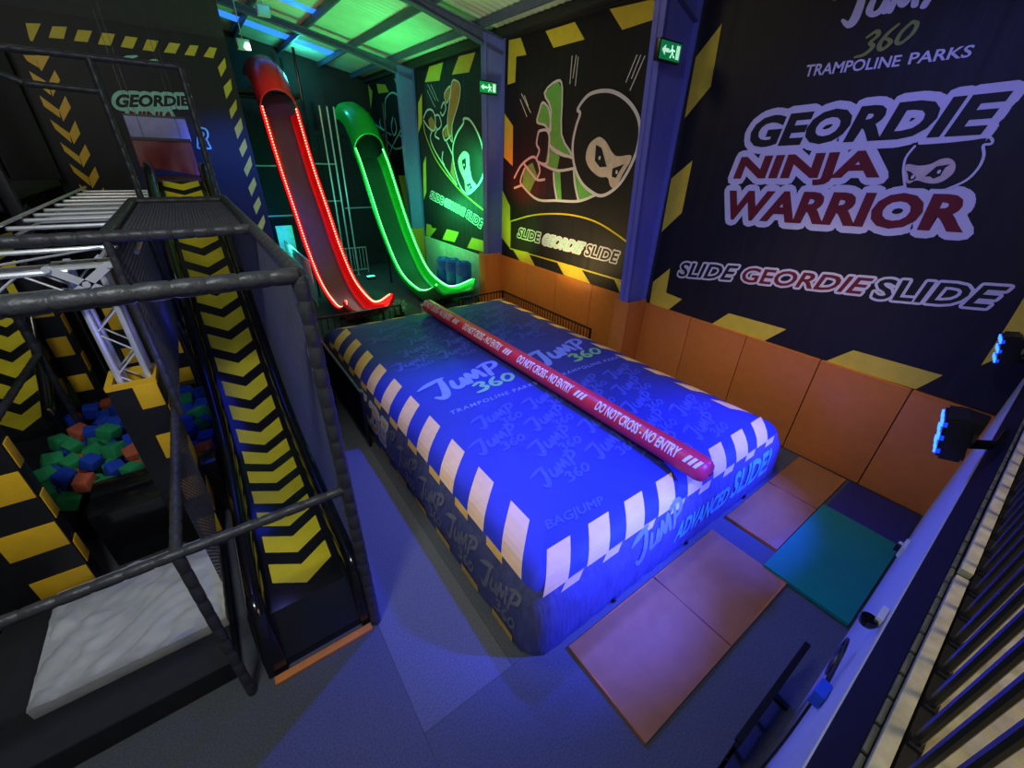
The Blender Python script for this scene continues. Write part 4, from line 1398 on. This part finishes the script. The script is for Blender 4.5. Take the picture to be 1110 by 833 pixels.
# ================================================================ CHEVRON SLIDES
def chev_slide(name, label, xc, path, nchev, runout, first=0.16, hw=0.38, cw=0.31):
    t = thing(name, label, 'slide', (xc, path[0][0], 0))
    P = spline(path, 8)
    b = MB()
    vs = []
    for (y, z) in P:
        vs += [(xc - hw, y, z), (xc + hw, y, z), (xc + hw, y, z - 0.1), (xc - hw, y, z - 0.1)]
    fs = []
    for i in range(len(P) - 1):
        a, c = i * 4, i * 4 + 4
        fs += [(a, a + 1, c + 1, c), (a + 3, c + 3, c + 2, a + 2), (a, c, c + 3, a + 3), (a + 1, a + 2, c + 2, c + 1)]
    fs += [(0, 3, 2, 1), tuple(len(vs) - 4 + k for k in range(4))]
    b.add(vs, fs, M_gloss)
    b.build('bed', t, smooth=True, angle=40)
    arc_ = [0.0]
    for p, q in zip(P[:-1], P[1:]):
        arc_.append(arc_[-1] + math.hypot(q[0] - p[0], q[1] - p[1]))
    def at(s):
        s = max(0, min(arc_[-1] - 1e-5, s))
        i = max(k for k in range(len(arc_) - 1) if arc_[k] <= s)
        f = (s - arc_[i]) / (arc_[i + 1] - arc_[i])
        p, q = P[i], P[i + 1]
        d = Vector((0, q[0] - p[0], q[1] - p[1])).normalized()
        return Vector((xc, p[0] + (q[0] - p[0]) * f, p[1] + (q[1] - p[1]) * f)) + Vector((0, -d.z, d.y)) * 0.006
    for k in range(nchev):
        s0 = first + 0.47 * k
        b = MB()
        vs, fs = [], []
        xs_ = [-cw, -cw / 2, 0.0, cw / 2, cw]
        for x in xs_:
            drop = 0.2 * (1 - abs(x) / cw)
            for j in range(4):
                vs.append(at(s0 + 0.2 - drop + 0.28 * j / 3) + Vector((x, 0, 0)))
        for i in range(4):
            for j in range(3):
                fs.append((i * 4 + j, i * 4 + 4 + j, i * 4 + 5 + j, i * 4 + 1 + j))
        b.add(vs, fs, M_chev)
        b.build('chevron', t)
    for sg in (-1, 1):
        b = MB()
        off = [(0.0, -0.12), (0.0, 0.2), (0.03, 0.29), (0.09, 0.32), (0.15, 0.29), (0.18, 0.2), (0.18, -0.4)]
        vs, fs = [], []
        PW = [(3.1, -0.3), (3.11, -0.1), (3.14, 0.12), (3.22, 0.32), (3.32, 0.44)] + P if runout else P
        for (y, z) in PW:
            for (u, v) in off:
                vs.append((xc + sg * (hw + u), y, max(0.0, z + v)))
        m = len(off)
        for i in range(len(PW) - 1):
            for k in range(m):
                k2 = (k + 1) % m
                fs.append((i * m + k, i * m + k2, (i + 1) * m + k2, (i + 1) * m + k))
        fs += [tuple(range(m)), tuple((len(PW) - 1) * m + k for k in range(m))]
        b.add(vs, fs, M_gloss)
        b.build('side_wall', t, smooth=True, angle=60)
        if runout:
            boxpart('side_skirt', (xc + sg * (hw + 0.09) - 0.05, 3.3, 0), (xc + sg * (hw + 0.09) + 0.05, 8.6, 0.25), M_padblk, t)
    if runout:
        b = MB()
        y, z = P[0]
        b.add([(xc - hw, y, z), (xc + hw, y, z), (xc + hw, 3.14, 0.1), (xc - hw, 3.14, 0.1), (xc - hw, y, 0), (xc + hw, y, 0), (xc + hw, 3.14, 0), (xc - hw, 3.14, 0)],
              [(0, 1, 2, 3), (4, 7, 6, 5), (0, 3, 7, 4), (1, 5, 6, 2), (3, 2, 6, 7), (0, 4, 5, 1)], M_gloss)
        b.build('end_ramp', t)
    else:
        boxpart('base_block', (xc - hw, P[0][0], 0), (xc + hw, P[0][0] + 0.35, P[0][1] - 0.12), M_padblk, t)
    for (yy, zz) in [path[-1]]:
        boxpart('start_deck', (xc - hw - 0.18, yy, zz - 0.2), (xc + hw + 0.18, yy + 1.3, zz), M_padblk, t)
        for sx in (-1, 1):
            for y_ in (yy + 0.1, yy + 1.2):
                boxpart('deck_leg', (xc + sx * (hw + 0.1) - 0.05, y_ - 0.05, 0), (xc + sx * (hw + 0.1) + 0.05, y_ + 0.05, zz - 0.2), M_black, t)
    return t
chev_slide('chevron_slide', 'long black slide with yellow chevrons inside the padded climbing frame', -0.065,
           [(3.42, 0.52), (4.5, 0.54), (5.5, 0.54), (6.3, 0.6), (6.95, 0.84), (7.6, 1.28), (8.4, 1.93), (9.2, 2.58), (10.0, 3.16), (11.0, 3.7), (11.85, 4.06), (12.3, 4.12)], 20, True)
chev_slide('chevron_slide', 'shorter black slide with yellow chevrons dropping into the foam pit at the left edge', -2.97,
           [(8.3, 0.85), (8.8, 1.2), (9.5, 1.8), (10.3, 2.45), (11.2, 3.05), (12.2, 3.4)], 9, False, 0.05, 0.27, 0.23)
o = thing('orange_sill', 'orange board on the carpet across the foot of the chevron slide', 'sill', (-0.05, 3.03, 0))
boxpart('board', (-0.58, 2.99, 0), (0.4, 3.07, 0.045), M_wood, o, 0.008)

# hangings above the slide start
o = thing('hanging_pad', 'lavender vinyl pad hanging above the maroon one at the top of the chevron slide', 'pad', (-0.15, 13.95, 4.85))
boxpart('pad_sheet', (-0.73, 13.9, 4.83), (0.4, 14.0, 5.3), M_lav, o, 0.03)
boxpart('top_batten', (-0.74, 13.92, 5.3), (0.41, 13.98, 5.34), M_black, o)
for x in (-0.6, 0.3):
    boxpart('hanging_strap', (x, 13.94, 5.34), (x + 0.008, 13.948, roofz(x) + 0.02), M_black, o)
o = thing('hanging_pad', 'maroon vinyl pad hanging below the lavender one at the top of the chevron slide', 'pad', (-0.15, 13.86, 4.0))
b = MB()
vs, fs = [], []
for i in range(17):
    for j in range(9):
        u, v = i / 16, j / 8
        vs.append((-0.73 + 1.1 * u + 0.05 * v * math.sin(3 * u), 13.86 - 0.09 * math.sin(PI * u * 2.4 + v) * v - 0.1 * v * v, 4.85 - 0.75 * v * (1 - 0.25 * math.sin(PI * u) * 0 - 0.25 * (1 - u))))
for i in range(16):
    for j in range(8):
        fs.append((i * 9 + j, i * 9 + j + 1, i * 9 + j + 10, i * 9 + j + 9))
b.add(vs, fs, M_mar)
b.build('pad_drape', o, smooth=True)
boxpart('top_batten', (-0.74, 13.82, 4.83), (0.38, 13.89, 4.89), M_black, o)
for x in (-0.5, 0.2):
    boxpart('hanging_strap', (x, 13.86, 4.89), (x + 0.008, 13.868, roofz(x) + 0.02), M_black, o)

# ================================================================ TRUSS RIG
tr = thing('truss_rig', 'silver aluminium lighting truss with a ladder of rungs over the foam pit', 'truss', (-1.0, 5.6, 2.2))
def rod(name, p, q, r=0.026):
    b = MB()
    b.tube([p, q], r, M_alu, 8)
    return b.build(name, tr, smooth=True)
for y, z in ((5.42, 3.68), (5.42, 3.45), (5.68, 3.68), (5.68, 3.45)):
    rod('chord', (-5.0, y, z), (-1.08, y, z))
for y in (5.42, 5.68):
    for k in range(13):
        x = -1.1 - 0.3 * k
        z0, z1 = (3.68, 3.45) if k % 2 else (3.45, 3.68)
        rod('brace', (x, y, z0), (x - 0.3, y, z1), 0.01)
for k in range(9):
    x = -1.1 - 0.42 * k
    rod('brace', (x, 5.42 if k % 2 else 5.68, 3.68), (x - 0.42, 5.68 if k % 2 else 5.42, 3.68), 0.012)
rod('chord', (-5.0, 6.6, 3.68), (-0.82, 6.6, 3.68))
rod('chord', (-0.9, 5.7, 3.68), (-0.9, 6.6, 3.68))
rod('chord', (-1.9, 5.7, 3.68), (-1.9, 6.6, 3.68), 0.018)
rod('brace', (-2.8, 5.7, 3.68), (-1.9, 6.6, 3.68), 0.012)
rod('brace', (-1.9, 5.7, 3.68), (-0.95, 6.6, 3.68), 0.012)
for x in (-1.13, -0.89):
    for y in (5.56, 5.8):
        rod('leg_upright', (x, y, 0.05), (x, y, 3.72), 0.03)
for k in range(12):
    z = 2.3 + 0.24 * (k % 6)
    y = 5.56 if k < 6 else 5.8
    s_ = 1 if k % 2 else -1
    rod('brace', (-1.01 - 0.12 * s_, y, z), (-1.01 + 0.12 * s_, y, z + 0.24), 0.009)
b = MB()                                        # corner cross plate
for (p, q) in [((-1.2, 5.36, 3.72), (-0.78, 5.36, 3.4)), ((-1.2, 5.36, 3.4), (-0.78, 5.36, 3.72))]:
    b.obox(p, q, 0.015, 0.07, M_alu)
for x, z in ((-1.2, 3.72), (-0.78, 3.72), (-1.2, 3.4), (-0.78, 3.4), (-0.99, 3.56)):
    b.lathe((x, 5.35, z), [(0, -0.02), (0.03, -0.02), (0.03, 0.02), (0, 0.02)], M_alu, 8, 'y')
b.build('corner_plate', tr)
b = MB()
b.box((-1.22, 5.4, 3.42), (-0.8, 5.43, 3.45), M_alu)
b.box((-1.22, 5.4, 3.69), (-0.8, 5.72, 3.72), M_alu)
b.build('corner_block', tr)
for x in (-2.02, -0.68):
    for z in (3.78, 3.6):
        rod('ladder_rail', (x, 6.6, z), (x, 15.2, z), 0.024)
for y in (8.27, 9.1, 9.76, 10.44, 11.32, 12.1, 12.89, 13.7, 14.53):
    rod('rung', (-2.02, y, 3.72), (-0.68, y, 3.72), 0.028)
    rod('rung', (-2.02, y + 0.12, 3.6), (-0.68, y + 0.12, 3.6), 0.018)

# ================================================================ HAZARD PAD PILLARS
def pillar(label, x0, x1, y0, y1, h, sqx, zs, side=(), band=False):
    o = thing('padded_post', label, 'padded post', ((x0 + x1) / 2, (y0 + y1) / 2, 0))
    if band:
        for (lo, hi) in (((x0, y0, 0), (x1, y0 + 0.05, h)), ((x0, y1 - 0.05, 0), (x1, y1, h)), ((x0, y0 + 0.05, 0), (x0 + 0.05, y1 - 0.05, h)), ((x1 - 0.05, y0 + 0.05, 0), (x1, y1 - 0.05, h))):
            boxpart('pad_panel', lo, hi, M_padblk, o, 0.008)
        b = MB()
        e = 0.004
        b.box((x0 - e, y0 - e, h - 0.05), (x1 + e, y0 + 0.054, h + e), M_padyel)
        b.box((x0 - e, y1 - 0.054, h - 0.05), (x1 + e, y1 + e, h + e), M_padyel)
        b.box((x0 - e, y0 + 0.05, h - 0.05), (x0 + 0.054, y1 - 0.05, h + e), M_padyel)
        b.box((x1 - 0.054, y0 + 0.05, h - 0.05), (x1 + e, y1 - 0.05, h + e), M_padyel)
        b.box((x0 + 0.05, y1 - 0.058, h - 0.45), (x1 - 0.05, y1 - 0.05, h - 0.05), M_padyel)
        b.build('yellow_rim', o)
    else:
        boxpart('pad_body', (x0, y0, 0), (x1, y1, h), M_padblk, o, 0.02)
    for z0, z1 in zs:
        boxpart('yellow_patch', (sqx[0], y0 - 0.008, z0), (sqx[1], y0 + 0.002, z1), M_padyel, o, 0.003)
    for z0, z1 in side:
        boxpart('yellow_patch', (x1 - 0.002, y0 + 0.03, z0), (x1 + 0.008, y1 - 0.03, z1), M_padyel, o, 0.003)
    return o
pillar('tall black post pad with yellow squares beside the grey crash mat', -2.85, -1.99, 5.1, 5.3, 2.6, (-2.44, -2.0), ((0.36, 0.63), (0.97, 1.3), (1.64, 1.97), (2.28, 2.58)), ((0.64, 0.96), (1.31, 1.63), (1.98, 2.27)))
pillar('square black and yellow pad sleeve round the truss leg', -1.25, -0.83, 5.45, 5.92, 2.47, (-1.04, -0.835), ((2.14, 2.43), (1.45, 1.78), (0.78, 1.1), (0.1, 0.42)), ((1.79, 2.1), (1.12, 1.44), (0.44, 0.76)), True)
pillar('dim black post pad with yellow squares at far left end of foam pit', -2.5, -2.2, 9.3, 9.55, 3.0, (-2.49, -2.25), ((1.6, 1.93), (0.93, 1.24), (2.28, 2.6)), ((1.95, 2.26), (1.26, 1.58)))
pillar('dim black post pad with yellow squares behind netting beyond the foam pit', -1.3, -0.82, 9.3, 9.7, 3.0, (-1.2, -0.86), ((1.95, 2.25), (1.3, 1.6), (0.7, 1.0)), ((1.62, 1.92),))
pillar('black post pad with brown-looking square seen behind the silver truss leg', -1.75, -1.4, 9.5, 9.9, 2.8, (-1.72, -1.42), ((1.85, 2.25), (1.2, 1.5)))

# ================================================================ GREY CRASH MAT ON ITS PLINTH, FOAM PIT
o = thing('black_plinth', 'low black padded plinth under the grey crash mat', 'plinth', (-1.6, 4.2, 0))
boxpart('plinth_pad', (-2.75, 3.3, 0), (-0.84, 5.08, 0.28), M_padblk, o, 0.02)
boxpart('plinth_top', (-2.74, 3.31, 0.275), (-0.85, 5.07, 0.285), M_blackmatte, o)
o = thing('vinyl_crash_mat', 'wrinkled pale grey crash mat on a black plinth at the foot of the frame', 'crash mat', (-1.55, 4.5, 0.285))
b = MB()
nx, nyy = 46, 34
x0, x1, y0, y1 = -2.3, -0.84, 3.72, 5.06
vs, fs = [], []
for j in range(nyy + 1):
    for i in range(nx + 1):
        u, v = i / nx, j / nyy
        e = min(u * (x1 - x0), (1 - u) * (x1 - x0), v * (y1 - y0), (1 - v) * (y1 - y0))
        wr = 0.022 * math.sin(14 * u + 7 * v + 2 * math.sin(9 * v)) * math.sin(5 * v + 2) + 0.014 * math.sin(31 * u - 22 * v) * math.sin(8 * u * v + 1) + 0.008 * math.sin(55 * v + 9 * math.sin(6 * u)) - 0.02 * math.exp(-((u - 0.18) / 0.03) ** 2)
        z = 0.44 + wr - 0.03 * max(0, 1 - e / 0.05)
        vs.append((x0 + (x1 - x0) * u, y0 + (y1 - y0) * v, z))
for j in range(nyy):
    for i in range(nx):
        a = j * (nx + 1) + i
        fs.append((a, a + 1, a + nx + 2, a + nx + 1))
b.add(vs, fs, M_cloth)
b.build('cover_sheet', o, smooth=True)
boxpart('mat_body', (x0, y0, 0.287), (x1, y1, 0.425), M_cloth, o, 0.015)

pit = thing('foam_pit', 'black padded foam pit walls in front of the coloured foam cubes', 'foam pit', (-1.5, 7.4, 0))
boxpart('front_wall', (-1.98, 5.95, 0), (-0.66, 6.3, 0.9), M_gloss, pit, 0.03)
boxpart('front_ledge', (-1.97, 5.6, 0), (-1.27, 5.94, 0.86), M_gloss, pit, 0.03)
boxpart('pit_base', (-2.62, 6.32, 0), (-0.66, 9.25, 0.42), M_blackmatte, pit)
boxpart('rear_wall', (-2.55, 9.05, 0.42), (-0.86, 9.25, 0.75), M_padblk, pit, 0.02)

cube_me = []
rnd = random.Random(11)
for v in range(6):
    bm = bmesh.new()
    bmesh.ops.create_cube(bm, size=1)
    for q in bm.verts:
        q.co = Vector((q.co.x * rnd.uniform(0.85, 1.1), q.co.y * rnd.uniform(0.85, 1.1), q.co.z * rnd.uniform(0.8, 1.05))) + Vector((rnd.uniform(-0.06, 0.06), rnd.uniform(-0.06, 0.06), rnd.uniform(-0.06, 0.06)))
    bmesh.ops.bevel(bm, geom=bm.edges[:], offset=0.09, segments=2, affect='EDGES', profile=0.5)
    for f in bm.faces:
        f.smooth = True
    cube_me.append(bm)
cols = [(M_fgreen, 'green'), (M_fblue, 'blue'), (M_forange, 'orange')]
protos = {}
for v, bm in enumerate(cube_me):
    for ci, (m, cn_) in enumerate(cols):
        me = bpy.data.meshes.new('foam_cube')
        bm.to_mesh(me)
        me.materials.append(m)
        protos[(v, ci)] = me
    bm.free()
spots = []
for i in range(10):
    for j in range(13):
        x = -2.72 + 0.215 * i + rnd.uniform(-0.04, 0.04)
        y = 6.45 + 0.2 * j + rnd.uniform(-0.04, 0.04)
        z = 0.6 + 0.14 * math.exp(-((x + 1.9) ** 2 + (y - 7.6) ** 2) / 0.9) + rnd.uniform(0, 0.1) + (0.12 if (i + j) % 2 else 0)
        if x < -2.5 and y > 7.9 or y > 8.9 or x > -0.74 or x < -2.6:
            continue
        if math.hypot(x + 2.35, y - 8.25) < 0.2 or math.hypot(x + 0.72, y - 8.8) < 0.2:
            continue
        spots.append((x, y, z))
for (y_, n_) in ((6.2, 0), ):
    pass
for (x, y, z) in spots:
    if x > -1.15:
        ci = rnd.choices((0, 1, 2), (2, 6, 1.2))[0]
    elif y > 7.6:
        ci = rnd.choices((0, 1, 2), (2, 6, 1))[0]
    else:
        ci = rnd.choices((0, 1, 2), (6, 2, 1.6))[0]
    o = bpy.data.objects.new('foam_cube', protos[(rnd.randrange(6), ci)])
    COL.objects.link(o)
    o.location = (x, y, z)
    s_ = rnd.uniform(0.18, 0.215)
    o.scale = (s_, s_, s_)
    o.rotation_euler = (rnd.uniform(-0.5, 0.5), rnd.uniform(-0.5, 0.5), rnd.uniform(0, PI))
    zone = 'in the narrow strip beside the chevron slide' if x > -1.2 else 'near the front wall of the foam pit' if y < 7.1 else 'at the far end of the foam pit' if y > 8.1 else 'in the middle of the foam pit'
    tag(o, 'soft %s foam cube %s' % (cols[ci][1], zone), 'foam cube', '%s foam cubes %s' % (cols[ci][1], zone))

# dark upper deck at the far left
o = thing('upper_deck', 'dark padded upper play deck behind the truss at the far left', 'play deck', (-3.4, 11.5, 0))
boxpart('deck_edge', (-5.5, 10.6, 3.7), (-2.5, 10.85, 4.1), M_padblk, o, 0.03)
boxpart('deck_floor', (-5.5, 10.85, 3.8), (-2.5, 15.6, 3.95), M_blackmatte, o)
for x in (-5.2, -4.2, -3.55, -2.4):
    boxpart('deck_post', (x - 0.08, 10.7, 0), (x + 0.08, 10.86, 6.8), M_padblk, o, 0.02)
for x0 in (-4.1, -3.2):
    boxpart('back_curtain', (x0, 15.3, 3.95), (x0 + 0.8, 15.4, 6.6), M_blackmatte, o, 0.02)
for x0 in (-3.05, -2.72):
    b = MB()
    b.add([(x0, 10.58, 4.12), (x0 + 0.14, 10.58, 4.12), (x0 + 0.02, 10.58, 4.5), (x0 - 0.1, 10.58, 4.42)], [(0, 1, 2, 3)], M_chev)
    b.build('yellow_flash', o)

# ================================================================ BALCONY
b = MB()
b.box((-6, -4.2, 2.72), (8.06, -0.34, 3.05), M_cream)
struct(b.build('floor_balcony'))
b = MB()
yf = [(-0.167, 2.721), (-0.217, 3.085), (-0.34, 3.085), (-0.34, 2.721)]
vs = [(x, y, z) for x in (-6, 8.05) for y, z in yf]
b.add(vs, [(0, 1, 2, 3), (7, 6, 5, 4), (0, 4, 5, 1), (1, 5, 6, 2), (2, 6, 7, 3), (3, 7, 4, 0)], M_fascia)
struct(b.build('trim_1'))
b = MB()
for k in range(60):
    x = 0.1 + 0.13 * k
    b.box((x, -0.237, 3.086), (x + 0.115, -0.221, 3.1), M_olive, 0.004)
struct(b.build('trim_2', smooth=True))
b = MB()
b.box((-0.6, -0.284, 3.086), (2.36, -0.242, 3.125), M_cream, 0.004)
struct(b.build('trim_3', smooth=True))
b = MB()
b.box((2.42, -0.288, 3.086), (8.04, -0.246, 3.125), M_cream, 0.004)
struct(b.build('trim_4', smooth=True))
ra = thing('balcony_railing', 'black steel railing with closely spaced upright bars on the balcony edge', 'railing', (2.5, -0.33, 3.05))
b = MB()
b.box((-1.5, -0.33, 3.07), (8.0, -0.296, 3.1), M_black)
b.build('bottom_rail', ra)
b = MB()
b.tube([(-1.5, -0.33, 4.2), (8.0, -0.33, 4.2)], 0.03, M_black, 10)
b.build('top_rail', ra, smooth=True)
k = 0
x = 0.18
while x < 7.6:
    b = MB()
    b.tube([(x, -0.315, 3.1), (x, -0.315, 4.2)], 0.0145, M_black, 8)
    bar = b.build('baluster', ra, smooth=True)
    b = MB()
    b.box((x - 0.025, -0.335, 3.1), (x + 0.025, -0.298, 3.112), M_black)
    b.build('foot_plate', bar)
    x += 0.178

def moving_head(label, x, y, z, power, target):
    o = thing('moving_head_light', label, 'stage light', (x, y, z))
    # clamp arm from the balcony fascia
    b = MB()
    b.obox((x + 0.3, -0.2, z - 0.08), (x + 0.12, y - 0.02, z - 0.12), 0.06, 0.05, M_black)
    b.obox((x + 0.3, -0.2, z + 0.06), (x + 0.3, -0.2, z - 0.2), 0.08, 0.05, M_black)
    b.build('clamp_arm', o)
    boxpart('base_box', (x + 0.06, y - 0.12, z - 0.1), (x + 0.28, y + 0.07, z + 0.14), M_black, o, 0.02)
    b = MB()
    b.obox((x + 0.08, y + 0.02, z - 0.06), (x - 0.1, y + 0.02, z - 0.02), 0.03, 0.06, M_black)
    b.obox((x + 0.08, y - 0.1, z), (x - 0.1, y - 0.1, z + 0.06), 0.03, 0.06, M_black)
    b.build('yoke', o)
    # flat LED panel head, tilted, facing the airbag
    d = (Vector(target) - Vector((x, y, z))).normalized()
    q = Vector((-0.16, 0.95, -0.2)).to_track_quat('Z', 'Y').to_matrix()
    c = Vector((x - 0.12, y, z + 0.06))
    def loc(a, e, h):
        return c + q @ Vector((a, e, h))
    b = MB()
    bm = bmesh.new()
    bmesh.ops.create_cube(bm, size=1)
    for v in bm.verts:
        v.co = Vector((v.co.x * 0.3, v.co.y * 0.34, v.co.z * 0.15))
    bmesh.ops.bevel(bm, geom=bm.edges[:], offset=0.02, segments=2, affect='EDGES')
    b.addbm(bm, M_black, Matrix.Translation(c) @ q.to_4x4())
    hd = b.build('head_panel', o, smooth=True)
    for i in range(3):
        for j in range(3):
            b = MB()
            for hh, rr, mm in ((0.078, 0.04, M_ledb), (0.09, 0.03, M_ledbw)):
                ring_ = [loc(-0.095 + 0.095 * i + rr * math.cos(2 * PI * k / 12), -0.11 + 0.11 * j + rr * math.sin(2 * PI * k / 12), hh) for k in range(12)]
                base_ = [loc(-0.095 + 0.095 * i + rr * math.cos(2 * PI * k / 12), -0.11 + 0.11 * j + rr * math.sin(2 * PI * k / 12), 0.04) for k in range(12)]
                b.add(ring_ + base_, [tuple(range(12))] + [(k, (k + 1) % 12, 12 + (k + 1) % 12, 12 + k) for k in range(12)], mm)
            b.build('led_lens', hd)
    b = MB()
    for i in range(6):
        b.tube([tuple(loc(0.05, -0.12 + 0.05 * i, -0.05)), tuple(loc(-0.1, -0.12 + 0.05 * i, -0.05))], 0.008, M_gate, 6)
    b.build('cooling_fins', hd)
    light('beam_light', 'SPOT', tuple(c + d * 0.22), target, power, BLUE, 0.08, 66, 1.0, parent=o)
    return o
moving_head('black moving head stage light with blue lenses on the balcony edge above the navy mat', 4.36, 0.04, 2.92, 3700, (3.3, 1.85, 0.95))
moving_head('black moving head stage light with blue lenses in the corner by the logo banner', 7.1, 0.09, 2.95, 3400, (5.8, 1.85, 0.9))

o = thing('dome_camera', 'black dome security camera on a white bracket on the balcony wall', 'camera', (2.33, -0.13, 2.6))
boxpart('bracket', (2.345, -0.158, 2.59), (2.46, -0.125, 2.66), M_whitewall, o, 0.01)
b = MB()
b.lathe((2.33, -0.11, 2.62), [(0.0, -0.045), (0.018, -0.042), (0.033, -0.03), (0.041, -0.009), (0.042, 0.006), (0.036, 0.018), (0, 0.018)], M_glass, 18)
b.build('dome', o, smooth=True)
o = thing('wall_socket', 'cream wall socket with plug low on the balcony wall by the teal mat', 'socket', (5.8, -0.14, 0.78))
boxpart('back_box', (5.7, -0.16, 0.7), (5.92, -0.12, 0.86), M_sock, o, 0.008)
boxpart('plug', (5.74, -0.12, 0.73), (5.81, -0.07, 0.81), M_black, o, 0.01)
boxpart('plug', (5.83, -0.12, 0.74), (5.89, -0.08, 0.8), M_sock, o, 0.01)
o = thing('control_box', 'bright blue control box with looped cable on the balcony wall', 'control box', (2.15, -0.14, 2.05))
boxpart('box_body', (2.12, -0.158, 2.02), (2.24, -0.1, 2.14), M_barrel, o, 0.012)
b = MB()
loop = [(2.27, -0.13, 2.1), (2.4, -0.11, 2.25), (2.55, -0.1, 2.2), (2.55, -0.1, 2.02), (2.42, -0.11, 1.98), (2.36, -0.11, 2.1), (2.46, -0.1, 2.18), (2.52, -0.12, 2.1), (2.45, -0.14, 1.6), (2.3, -0.14, 1.0), (2.2, -0.1, 0.3), (2.25, 0.1, 0.02)]
b.tube(spline(loop, 6), 0.009, M_black, 6)
b.build('cable', o, smooth=True)
o = thing('slatted_panel', 'dark slatted panel with a shiny top edge standing by the balcony wall', 'panel', (2.95, 0.04, 0))
boxpart('top_edge', (2.3, 0.02, 0.84), (3.55, 0.07, 0.88), M_fascia, o, 0.01)
for x in (2.3, 2.7, 3.1, 3.5):
    boxpart('stile', (x, 0.025, 0), (x + 0.05, 0.06, 0.84), M_panel, o)
for z in (0.1, 0.34, 0.58):
    boxpart('slat', (2.3, 0.03, z), (3.55, 0.05, z + 0.2), M_panel, o)
boxpart('rear_foot', (2.35, -0.1, 0), (2.4, 0.025, 0.05), M_panel, o)
boxpart('rear_foot', (3.45, -0.1, 0), (3.5, 0.025, 0.05), M_panel, o)
